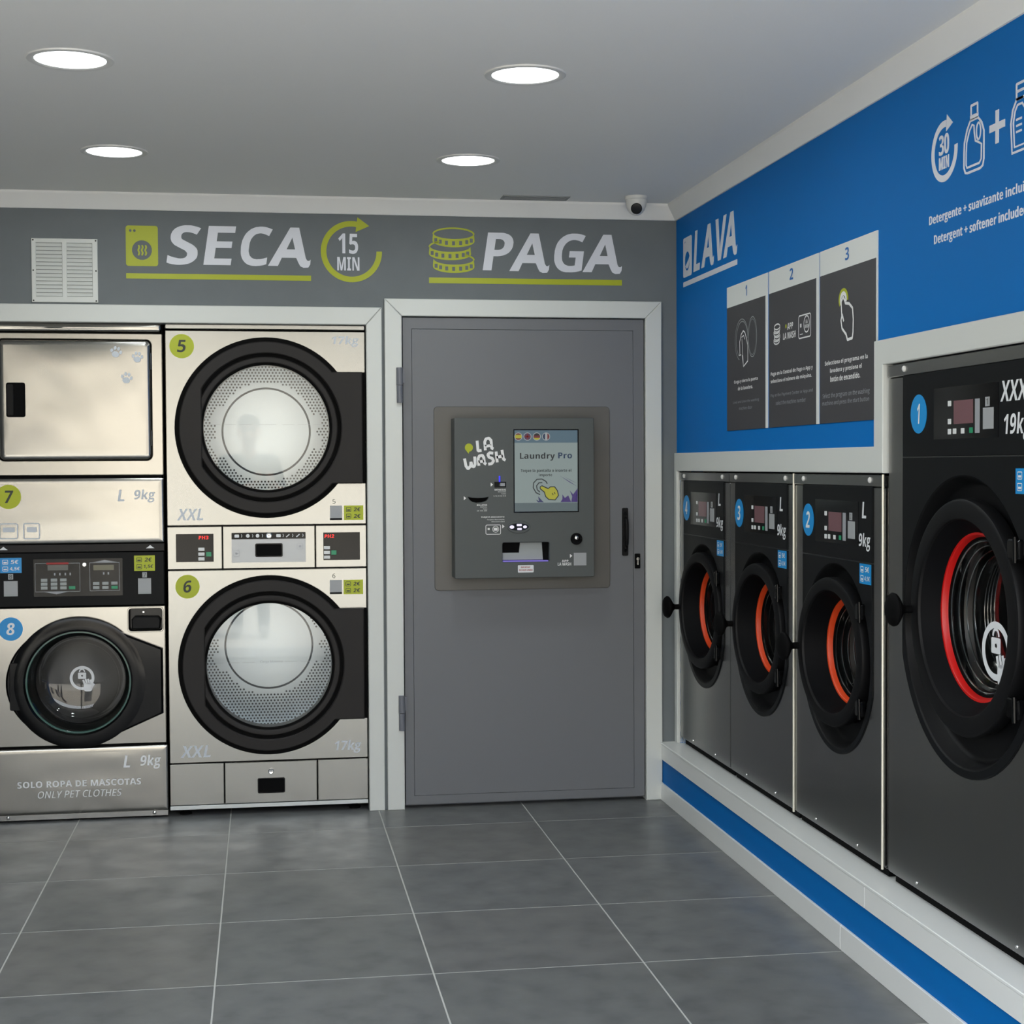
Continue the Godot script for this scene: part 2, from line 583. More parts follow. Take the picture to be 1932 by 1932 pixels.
func trims() -> void:
	# door casing with mitred corners
	var o := frame_node("trim_1", "white mitred casing around the grey door")
	var z := 0.016
	for q in [["jamb", [0.492, 0, 0.562, 0, 0.562, 2.0265, 0.492, 2.0968]], ["head", [0.4928, 2.097, 0.563, 2.0268, 1.5822, 2.0268, 1.6512, 2.097]], ["jamb", [1.583, 0, 1.652, 0, 1.652, 2.0965, 1.583, 2.0265]]]:
		var g := geo()
		g.plate(pts(q[1]), [], -0.06, z, 0.0025)
		add(q[0], g, M.white_lacquer, o)
	# casing around the machine niche
	o = frame_node("trim_2", "white casing around the dryer niche")
	for q in [["head", [-1.2, 1.99, 0.4163, 1.99, 0.4795, 2.0605, -1.2, 2.0605]], ["jamb", [0.417, 0, 0.4805, 0, 0.4805, 2.0602, 0.417, 1.9895]], ["jamb", [-1.2, 0, -1.14, 0, -1.14, 1.989, -1.2, 1.989]]]:
		var g := geo()
		g.plate(pts(q[1]), [], -0.06, z, 0.0025)
		add(q[0], g, M.white_lacquer, o)
	# casing stepped around the washers
	var s := geo(SIDE)
	s.plate(pts([0.008, 0.245, 0.048, 0.245, 0.048, 1.388, 2.27, 1.388, 2.27, 1.69, 3.29, 1.69, 3.29, 0.245, 3.4, 0.245, 3.4, 1.76, 2.206, 1.76, 2.206, 1.463, 0.008, 1.463]), [], -0.05, 0.014, 0.0025)
	structure("trim_3", s, M.white_lacquer, "white casing stepped around the dark washers")
	# coving
	var g2 := geo()
	var cov := PackedVector2Array([Vector2(0, H), Vector2(0, 2.437), Vector2(0.007, 2.437), Vector2(0.01, 2.44), Vector2(0.047, 2.488), Vector2(0.05, 2.493), Vector2(0.05, H)])
	var back := Transform3D(Basis(Vector3(0, 0, 1), Vector3(0, 1, 0), Vector3(-1, 0, 0)), Vector3(XR, 0, 0))   # profile x -> world z, extrude -> -x
	g2.xf = back
	g2.plate(cov, [], 0.0, XR + 2.3, 0.0, true)
	structure("trim_4", g2, M.ceiling_paint, "white coving along the back wall")
	var g3 := geo(Transform3D(Basis(Vector3(-1, 0, 0), Vector3(0, 1, 0), Vector3(0, 0, 1)), Vector3(XR, 0, 0)))
	g3.plate(cov, [], 0.0, 5.2, 0.0, true)
	structure("trim_5", g3, M.ceiling_paint, "white coving along the blue wall")
	# plinth under the washers: blue band, tiled lip and ledge, tiled skirting
	var p := geo(SIDE)
	p.box(Vector3(-0.1, -0.01, 0.0), Vector3(5.2, 0.234, 0.066))
	p.box(Vector3(-0.1, -0.01, -1.0), Vector3(5.2, 0.234, 0.0))
	structure("wall_plinth", p, M.blue_paint, "blue band along the plinth beneath the washers")
	o = frame_node("trim_6", "white tiled lip and ledge on top of the plinth")
	for q in [[-0.02, 2.294], [2.297, 4.6]]:
		var t := geo(SIDE)
		t.box(Vector3(q[0], 0.172, 0.0665), Vector3(q[1], 0.2345, 0.0745), 0.002)
		add("lip_tile", t, M.white_tile, o)
	var lt := geo(SIDE)
	lt.box(Vector3(-0.02, 0.2345, -0.9), Vector3(4.6, 0.2435, 0.0765), 0.003)
	add("ledge_board", lt, M.white_tile, o)
	o = frame_node("baseboard_right", "white tiled skirting below the blue band")
	for q in [[0.0, 2.1105], [2.1135, 4.4]]:
		var t := geo(SIDE)
		t.box(Vector3(q[0], 0.0, 0.0665), Vector3(q[1], 0.073, 0.0755), 0.002)
		add("skirting_tile", t, M.white_tile, o)

func door() -> void:
	var o := frame_node("door_1", "grey painted steel service door carrying the payment terminal")
	var g := geo()
	g.plate(Geo.rect(0.567, 0.016, 1.5785, 2.0225), [Geo.rect(0.603, 0.052, 1.533, 1.976)], -0.04, 0.0, 0.0008, true)
	add("leaf_border", g, M.door_paint, o)
	g = geo()
	g.plate(Geo.rect(0.6041, 0.0531, 1.5319, 1.9749), [], -0.042, 0.0, 0.0008, true)
	add("leaf_panel", g, M.door_paint, o)
	g = geo()
	g.box(Vector3(0.56, 0.002, -0.1), Vector3(1.586, 2.03, -0.05))
	add("rebate", g, M.hinge_paint, o)
	for y in [[1.673, 1.816], [0.329, 0.472]]:
		g = geo()
		var m: float = (y[0] + y[1]) / 2
		g.tube([Vector3(0.5515, y[0], 0.022), Vector3(0.5515, m - 0.001, 0.022)], 0.0125, 14)
		g.tube([Vector3(0.5515, m + 0.001, 0.022), Vector3(0.5515, y[1], 0.022)], 0.0135, 14)
		g.box(Vector3(0.5515, m + 0.01, 0.012), Vector3(0.572, y[1] - 0.005, 0.02))
		add("hinge", g, M.hinge_paint, o)
	g = geo()
	g.box(Vector3(1.483, 1.034, 0.0), Vector3(1.509, 1.234, 0.006), 0.003)
	var h := add("handle", g, M.black_plastic, o, "black pull handle")
	g = geo()
	var way := []
	for k in 13:
		var u := k / 12.0
		way.append(Vector3(1.496, lerpf(1.055, 1.213, u), 0.008 + 0.03 * sin(PI * u) ** 0.5))
	g.tube(way, 0.008, 10)
	add("grip", g, M.black_plastic, h)
	g = geo()
	g.box(Vector3(1.537, 0.979, 0.0), Vector3(1.561, 1.042, 0.004), 0.002)
	var l := add("lock_plate", g, M.black_matt, o, "dark lock plate with a steel cylinder")
	g = geo()
	g.lathe([Vector2(0.0, 0.012), Vector2(0.006, 0.012), Vector2(0.0072, 0.0105), Vector2(0.0072, 0.003)], Vector3(1.549, 1.02, 0), 20)
	g.box(Vector3(1.5455, 0.995, 0.003), Vector3(1.5525, 1.018, 0.009), 0.001)
	add("cylinder_lock", g, M.chrome, l)


# ---------------------------------------------------------------- ceiling things
func ceiling_things() -> void:
	for q in [[-0.497, 2.107, "second glowing ceiling downlight out from the louvred wall vent"], [0.728, 2.107, "second glowing ceiling downlight out from the PAGA sign"], [-0.497, 0.866, "first glowing ceiling downlight out from the louvred wall vent"], [0.728, 0.87, "first glowing ceiling downlight out from the PAGA sign"]]:
		var o := thing("ceiling_downlight", q[2], "downlight", Vector3(q[0], H, q[1]), 0, "round downlights in the ceiling")
		var down := Transform3D(Basis(Vector3(1, 0, 0), Vector3(0, 0, 1), Vector3(0, -1, 0)), Vector3.ZERO)
		var g := geo(down)
		g.lathe([Vector2(0.114, 0.0), Vector2(0.113, 0.004), Vector2(0.108, 0.006), Vector2(0.097, 0.005), Vector2(0.0935, 0.0025)], Vector3.ZERO, 48)
		add("rim", g, M.camera_white, o)
		g = geo(down)
		g.lathe([Vector2(0.095, 0.0025), Vector2(0.0, 0.0025)], Vector3.ZERO, 48)
		add("glowing_lens", g, M.lamp_glow, o, "glowing white diffuser")
		var a := AreaLight3D.new()
		a.name = "lamp_light"
		a.area_size = Vector2(0.17, 0.17)
		a.light_color = Color(0.97, 1.0, 1.0)
		a.light_energy = 0.5
		a.area_range = 9.0
		a.area_attenuation = 2.0
		a.shadow_enabled = true
		a.rotation.x = -PI / 2
		a.position.y = -0.008
		o.add_child(a)
	# slot diffuser of the air conditioning
	var d := thing("air_slot", "narrow grey air slot in the ceiling near the security camera", "vent", Vector3(1.098, H, 0.125))
	var dn := Transform3D(Basis(Vector3(1, 0, 0), Vector3(0, 0, 1), Vector3(0, -1, 0)), Vector3.ZERO)
	var f := geo(dn)
	f.plate(Geo.rect(-0.137, -0.045, 0.137, 0.045), [Geo.rect(-0.128, -0.036, 0.128, 0.036)], 0.0, 0.004, 0.001)
	add("frame", f, M.diffuser_grey, d)
	f = geo(dn)
	f.box(Vector3(-0.129, -0.037, 0.0002), Vector3(0.129, 0.037, 0.0008))
	add("backing", f, M.diffuser_grey, d)
	for k in 4:
		f = geo(dn)
		var y := -0.027 + 0.018 * k
		f.box(Vector3(-0.128, y - 0.0045, 0.0008), Vector3(0.128, y + 0.0045, 0.003))
		add("slat", f, M.diffuser_grey, d, "", 0.0)
	# dome camera: disc base, turret housing, dark lens looking into the room
	var c := thing("security_camera", "white turret security camera with a dark lens on the ceiling", "camera", Vector3(1.5, H, 0.2))
	var g := geo(dn)
	g.lathe([Vector2(0.0465, 0.0), Vector2(0.0465, 0.012), Vector2(0.044, 0.0145), Vector2(0.042, 0.015)], Vector3.ZERO, 40)
	add("mount_disc", g, M.camera_white, c)
	g = geo(dn)
	g.lathe([Vector2(0.042, 0.0135), Vector2(0.043, 0.02), Vector2(0.0405, 0.038), Vector2(0.034, 0.055), Vector2(0.026, 0.062), Vector2(0.0, 0.064)], Vector3.ZERO, 40)
	add("housing", g, M.camera_white, c)
	var look := Vector3(-0.2, -0.35, 1.0).normalized()
	var right := Vector3.UP.cross(look).normalized()
	var at := Transform3D(Basis(right, look.cross(right), look), Vector3(0, -0.042, 0.0))
	g = geo(at)
	var ball := []
	for k in 9:
		var a := PI / 2 * k / 8 * 0.75 + 0.1
		ball.append(Vector2(0.035 * cos(PI / 2 - a), 0.035 * sin(PI / 2 - a)))
	ball.reverse()
	g.lathe(ball, Vector3.ZERO, 32)
	add("eyeball", g, M.camera_white, c)
	g = geo(at)
	g.lathe([Vector2(0.0225, 0.026), Vector2(0.0225, 0.0365), Vector2(0.02, 0.039), Vector2(0.0, 0.04)], Vector3.ZERO, 32)
	add("lens", g, M.black_gloss, c, "dark round lens window")

func wall_vent() -> void:
	var base := Vector3(-0.769, 2.068, 0.0)
	var o := thing("wall_vent", "white louvred ventilation grille with two rows of slats on the grey wall", "vent", base)
	var g := away(base)
	g.plate(Geo.rect(-0.896, 2.068, -0.642, 2.319), [Geo.rect(-0.879, 2.091, -0.779, 2.302), Geo.rect(-0.761, 2.091, -0.663, 2.302)], 0.0, 0.008, 0.0015)
	add("frame", g, M.white_lacquer, o)
	g = away(base)
	g.box(Vector3(-0.88, 2.09, 0.0005), Vector3(-0.66, 2.303, 0.001))
	add("dark_backing", g, M.diffuser_grey, o)
	for c in [[-0.879, -0.779], [-0.761, -0.663]]:
		for k in 14:
			var y := 2.0985 + 0.015 * k
			g = away(base)
			g.quad(Vector3(c[0], y - 0.0055, 0.0075), Vector3(c[1], y - 0.0055, 0.0075), Vector3(c[1], y + 0.0075, 0.0015), Vector3(c[0], y + 0.0075, 0.0015))
			g.quad(Vector3(c[0], y - 0.0065, 0.0065), Vector3(c[1], y - 0.0065, 0.0065), Vector3(c[1], y - 0.0055, 0.0075), Vector3(c[0], y - 0.0055, 0.0075))
			g.quad(Vector3(c[0], y + 0.0065, 0.001), Vector3(c[1], y + 0.0065, 0.001), Vector3(c[1], y - 0.0065, 0.0065), Vector3(c[0], y - 0.0065, 0.0065))
			add("slat", g, M.white_lacquer, o, "", 0.0)
	for x in [-0.889, -0.649]:
		for y in [2.0745, 2.193, 2.312]:
			g = away(base)
			g.lathe([Vector2(0.0, 0.0105), Vector2(0.002, 0.0102), Vector2(0.0032, 0.008)], Vector3(x, y, 0), 12)
			add("screw", g, M.dark_cap, o)


# ---------------------------------------------------------------- vinyl signs and posters
const VT := 0.0012

func letter_a(g: Geo, x0: float, y0: float, w: float, h: float, z0: float, z1: float) -> void:
	var s := Vector2(w / 1.06, h)
	var o := pts([0, 0, 0.246, 0, 0.345, 0.214, 0.702, 0.214, 0.754, 0.087, 0.80, 0.0, 0.88, -0.04, 1.0, -0.032, 1.048, 0.048, 1.06, 0.175, 1.02, 0.139, 0.972, 0.15, 0.94, 0.206, 0.782, 1, 0.563, 1])
	var i := pts([0.464, 0.433, 0.675, 0.433, 0.611, 0.742])
	for k in o.size():
		o[k] = Vector2(x0, y0) + o[k] * s
	for k in i.size():
		i[k] = Vector2(x0, y0) + i[k] * s
	g.plate(o, [i], z0, z1)

func arc_band(g: Geo, cx: float, cy: float, r0: float, r1: float, a0: float, a1: float, z0: float, z1: float, n := 48) -> void:
	var o := Geo.circle(cx, cy, r1, n, -1.0, a0, a1)
	var i := Geo.circle(cx, cy, r0, n, -1.0, a0, a1)
	i.reverse()
	o.append_array(i)
	g.plate(o, [], z0, z1)

func arc(cx: float, cy: float, rx: float, ry: float, a0: float, a1: float, n := 14) -> Array:
	return Array(Geo.circle(cx, cy, rx, n, ry, deg_to_rad(a0), deg_to_rad(a1)))

func pad_lock_hand(g: Geo, c: Vector2, s: float, z: float) -> void:   # round keep-shut sign: ring, padlock, open hand
	g.stroke(Array(Geo.circle(c.x, c.y, 0.043 * s, 40)), 0.011 * s, z, z, true)
	g.plate(Geo.rrect(c.x - 0.016 * s, c.y - 0.004 * s, c.x + 0.016 * s, c.y + 0.022 * s, 0.003 * s, 2), [Geo.circle(c.x, c.y + 0.009 * s, 0.004 * s, 10)], z, z)
	g.stroke(arc(c.x, c.y + 0.024 * s, 0.01 * s, 0.012 * s, 0, 180), 0.005 * s, z, z)
	g.plate(Geo.rrect(c.x + 0.006 * s, c.y - 0.055 * s, c.x + 0.04 * s, c.y - 0.02 * s, 0.01 * s, 3), [], z + 0.0004, z + 0.0004)
	for k in 4:
		var x := c.x + (0.004 + 0.0095 * k) * s
		g.stroke([Vector2(x + 0.006 * s, c.y - 0.026 * s), Vector2(x, c.y - 0.003 * s - absf(k - 1.5) * 0.003 * s)], 0.0075 * s, z + 0.0004, z + 0.0004)
	g.stroke([Vector2(c.x + 0.036 * s, c.y - 0.042 * s), Vector2(c.x + 0.047 * s, c.y - 0.024 * s)], 0.0085 * s, z + 0.0004, z + 0.0004)

func coin_stack(g: Geo, cx: float, y0: float, rx: float, rise: float, n: int, w: float, z0: float, z1: float) -> void:
	for k in n:
		var c := cx + (0.09 * rx if k % 2 else -0.05 * rx)
		var y := y0 + k * rise
		g.stroke(arc(c, y, rx, rx * 0.3, 180, 360, 16), w, z0, z1)
		g.stroke([Vector2(c - rx, y), Vector2(c - rx, y + rise * 0.62)], w, z0, z1)
		g.stroke([Vector2(c + rx, y), Vector2(c + rx, y + rise * 0.62)], w, z0, z1)
		g.stroke(arc(c, y + rise * 0.62, rx, rx * 0.3, 180, 360, 16), w, z0, z1)
	g.stroke(arc(cx + (-0.05 * rx if n % 2 else 0.09 * rx), y0 + (n - 1) * rise + rise * 0.62, rx, rx * 0.3, 0, 180, 16), w, z0, z1)

func signs() -> void:
	# SECA, fifteen minutes
	var base := Vector3(-0.02, 2.16, 0.0)
	var o := thing("wall_sign", "white SECA lettering with lime dryer icon and 15 MIN clock on the grey wall", "sign", base)
	var g := away(base)
	g.plate(Geo.rrect(-0.533, 2.216, -0.408, 2.376, 0.01), [Geo.circle(-0.4705, 2.279, 0.039, 40), Geo.circle(-0.515, 2.356, 0.0055, 14), Geo.circle(-0.499, 2.356, 0.0055, 14)], 0.0, VT)
	for k in 3:
		var x := -0.4845 + 0.0135 * k
		g.stroke([Vector2(x, 2.258), Vector2(x + 0.004, 2.268), Vector2(x - 0.001, 2.279), Vector2(x + 0.004, 2.29), Vector2(x + 0.001, 2.299)], 0.0065, 0.0, VT)
	add("dryer_icon", g, M.lime, o, "lime tumble dryer icon")
	g = away(base)
	g.text("S", bold, -0.377, 2.223, -0.236, 2.381, 0.0, VT, 0.15)
	g.text("E", bold, -0.231, 2.2245, -0.1, 2.38, 0.0, VT, 0.15)
	g.text("C", bold, -0.093, 2.2225, 0.047, 2.381, 0.0, VT, 0.15)
	letter_a(g, 0.025, 2.2245, 0.171, 0.155, 0.0, VT)
	add("lettering", g, M.white_vinyl, o, "white slanted capitals SECA", 0.0)
	g = away(base)
	g.box(Vector3(-0.533, 2.166, 0.0), Vector3(0.197, 2.187, VT))
	add("underline", g, M.lime, o, "", 0.0)
	g = away(base)
	arc_band(g, 0.361, 2.2865, 0.1015, 0.124, deg_to_rad(78), deg_to_rad(361), 0.0, VT)
	g.plate(pts([0.386, 2.426, 0.378, 2.366, 0.434, 2.391]), [], 0.0, VT)
	add("clock_arrow", g, M.lime, o, "lime circular arrow")
	g = away(base)
	g.text("15", bold, 0.308, 2.2775, 0.388, 2.3595, 0.0, VT)
	g.text("MIN", bold, 0.303, 2.21, 0.393, 2.264, 0.0, VT)
	add("clock_lettering", g, M.white_vinyl, o, "white figures 15 MIN", 0.0)
	# PAGA
	base = Vector3(1.08, 2.16, 0.0)
	o = thing("wall_sign", "white PAGA lettering with lime coin stack above the grey door", "sign", base)
	g = away(base)
	for c in [[0.779, 2.364, 0.084], [0.764, 2.311, 0.084], [0.779, 2.259, 0.083]]:
		var cx: float = c[0]
		var cy: float = c[1]
		var rx: float = c[2]
		var up := Geo.circle(cx, cy, rx, 28, 0.022, PI, TAU)
		var low := Geo.circle(cx, cy - 0.026, rx, 28, 0.024, PI, TAU)
		low.reverse()
		up.append_array(low)
		var holes := []
		for k in 7:
			var a := PI * (1.16 + 0.113 * k)
			var p := Vector2(cx + rx * cos(a), cy - 0.0135 + 0.023 * sin(a))
			holes.append(Geo.rect(p.x - 0.0062, p.y - 0.0082, p.x + 0.0062, p.y + 0.0082))
		g.plate(Geo.inset(Geo.ccw(up), -0.003), holes, 0.0, VT)
	g.stroke(arc(0.779, 2.364, 0.084, 0.025, 0, 180, 20), 0.0065, 0.0, VT)
	g.stroke(arc(0.764, 2.311, 0.085, 0.026, 120, 180, 10), 0.0065, 0.0, VT)
	g.stroke(arc(0.779, 2.259, 0.084, 0.026, 0, 55, 10), 0.0065, 0.0, VT)
	add("coin_icon", g, M.lime, o, "lime stack of three coins")
	g = away(base)
	g.text("P", bold, 0.899, 2.219, 1.034, 2.374, 0.0, VT, 0.15)
	letter_a(g, 1.01, 2.2175, 0.168, 0.156, 0.0, VT)
	g.text("G", bold, 1.19, 2.2155, 1.334, 2.376, 0.0, VT, 0.13)
	letter_a(g, 1.318, 2.2175, 0.168, 0.156, 0.0, VT)
	add("lettering", g, M.white_vinyl, o, "white slanted capitals PAGA", 0.0)
	g = away(base)
	g.box(Vector3(0.677, 2.1635, 0.0), Vector3(1.486, 2.1865, VT))
	add("underline", g, M.lime, o, "", 0.0)
	# LAVA on the blue wall
	var wb := Vector3(0.48, 2.146, 0.0)
	o = thing("wall_sign", "white LAVA lettering with washer icon on the blue wall", "sign", SIDE * wb, -PI / 2)
	g = away(wb)
	g.plate(Geo.rrect(0.113, 2.184, 0.24, 2.345, 0.01), [Geo.circle(0.174, 2.247, 0.039, 36), Geo.circle(0.132, 2.327, 0.005, 10), Geo.circle(0.147, 2.327, 0.005, 10)], 0.0, VT)
	g.plate(pts([0.145, 2.228, 0.165, 2.217, 0.19, 2.219, 0.207, 2.24, 0.208, 2.262, 0.196, 2.252, 0.182, 2.246, 0.168, 2.238]), [], 0.0, VT)
	add("washer_icon", g, M.white_vinyl, o, "white washing machine icon")
	g = away(wb)
	g.text("L", bold, 0.268, 2.19, 0.384, 2.351, 0.0, VT, 0.17)
	letter_a(g, 0.383, 2.191, 0.176, 0.159, 0.0, VT)
	g.text("V", bold, 0.562, 2.191, 0.727, 2.351, 0.0, VT, 0.14)
	letter_a(g, 0.685, 2.191, 0.177, 0.159, 0.0, VT)
	add("lettering", g, M.white_vinyl, o, "white slanted capitals LAVA", 0.0)
	g = away(wb)
	g.box(Vector3(0.113, 2.146, 0.0), Vector3(0.862, 2.166, VT))
	add("underline", g, M.white_vinyl, o, "", 0.0)
	# thirty minutes, detergent and softener included
	wb = Vector3(2.85, 1.97, 0.0)
	o = thing("wall_sign", "white 30 MIN clock, detergent and softener bottles with text on the blue wall", "sign", SIDE * wb, -PI / 2)
	g = away(wb)
	var cc := Vector2(2.6405, 2.209)
	arc_band(g, cc.x, cc.y, 0.0605, 0.0775, deg_to_rad(82), deg_to_rad(364), 0.0, VT)
	g.plate(pts([2.656, 2.299, 2.651, 2.257, 2.69, 2.272]), [], 0.0, VT)
	add("clock_arrow", g, M.white_vinyl, o, "white circular arrow")
	g = away(wb)
	g.text("30", bold, 2.609, 2.2015, 2.668, 2.2525, 0.0, VT)
	g.text("MIN", bold, 2.609, 2.1645, 2.668, 2.1965, 0.0, VT)
	add("clock_lettering", g, M.white_vinyl, o, "white figures 30 MIN", 0.0)
	g = away(wb)
	var W := 0.0062
	g.stroke(Array(pts([2.794, 2.264, 2.794, 2.289, 2.829, 2.289, 2.829, 2.264])), W, 0.0, VT)
	g.plate(Geo.rect(2.789, 2.254, 2.833, 2.2655), [], 0.0, VT)
	g.stroke(Array(pts([2.789, 2.253, 2.772, 2.235, 2.757, 2.205, 2.755, 2.18, 2.755, 2.145, 2.763, 2.131, 2.775, 2.1285, 2.845, 2.1285, 2.858, 2.133, 2.864, 2.148, 2.864, 2.215, 2.852, 2.237, 2.833, 2.253])), W, 0.0, VT, true)
	g.stroke(Array(pts([2.8, 2.242, 2.785, 2.23, 2.77, 2.205, 2.767, 2.18, 2.767, 2.15, 2.772, 2.142, 2.84, 2.142, 2.85, 2.15, 2.851, 2.186, 2.838, 2.192, 2.818, 2.2, 2.812, 2.22, 2.81, 2.238])), W * 0.85, 0.0, VT, true)
	g.stroke(Array(Geo.circle(2.835, 2.22, 0.0115, 24, 0.02)), W * 0.85, 0.0, VT, true)
	add("detergent_bottle_icon", g, M.white_vinyl, o, "white outline of a detergent bottle with handle")
	g = away(wb)
	g.plate(pts([2.894, 2.2015, 2.925, 2.2015, 2.925, 2.17, 2.942, 2.17, 2.942, 2.2015, 2.973, 2.2015, 2.973, 2.219, 2.942, 2.219, 2.942, 2.2485, 2.925, 2.2485, 2.925, 2.219, 2.894, 2.219]), [], 0.0, VT)
	add("plus_sign", g, M.white_vinyl, o)
	g = away(wb)
	g.stroke(Array(pts([3.03, 2.25, 3.03, 2.285, 3.095, 2.285, 3.095, 2.25])), W, 0.0, VT)
	g.stroke(Array(pts([3.03, 2.268, 3.095, 2.268])), W, 0.0, VT)
	g.stroke(Array(pts([3.03, 2.25, 3.095, 2.25])), W, 0.0, VT)
	g.stroke(Array(pts([3.03, 2.25, 3.012, 2.23, 3.003, 2.2, 3.009, 2.131, 3.116, 2.131, 3.122, 2.2, 3.113, 2.23, 3.095, 2.25])), W, 0.0, VT, true)
	g.stroke(Array(pts([3.035, 2.237, 3.023, 2.225, 3.015, 2.2, 3.021, 2.143, 3.075, 2.143, 3.08, 2.2, 3.07, 2.225, 3.058, 2.237])), W * 0.85, 0.0, VT, true)
	for y in [2.204, 2.19, 2.176]:
		g.stroke([Vector2(3.029, y), Vector2(3.056, y)], W * 0.8, 0.0, VT)
	add("softener_bottle_icon", g, M.white_vinyl, o, "white outline of a softener bottle")
	g = away(wb)
	g.text("Detergente + suavizante incluido", bold, 2.549, 2.027, 3.112, 2.0585, 0.0, VT * 0.6, 0.0, 4.0)
	g.text("Detergent + softener included", bold, 2.579, 1.973, 3.083, 2.0055, 0.0, VT * 0.6, 0.0, 4.0)
	add("lettering", g, M.white_vinyl, o, "white text Detergente + suavizante incluido", 0.0)

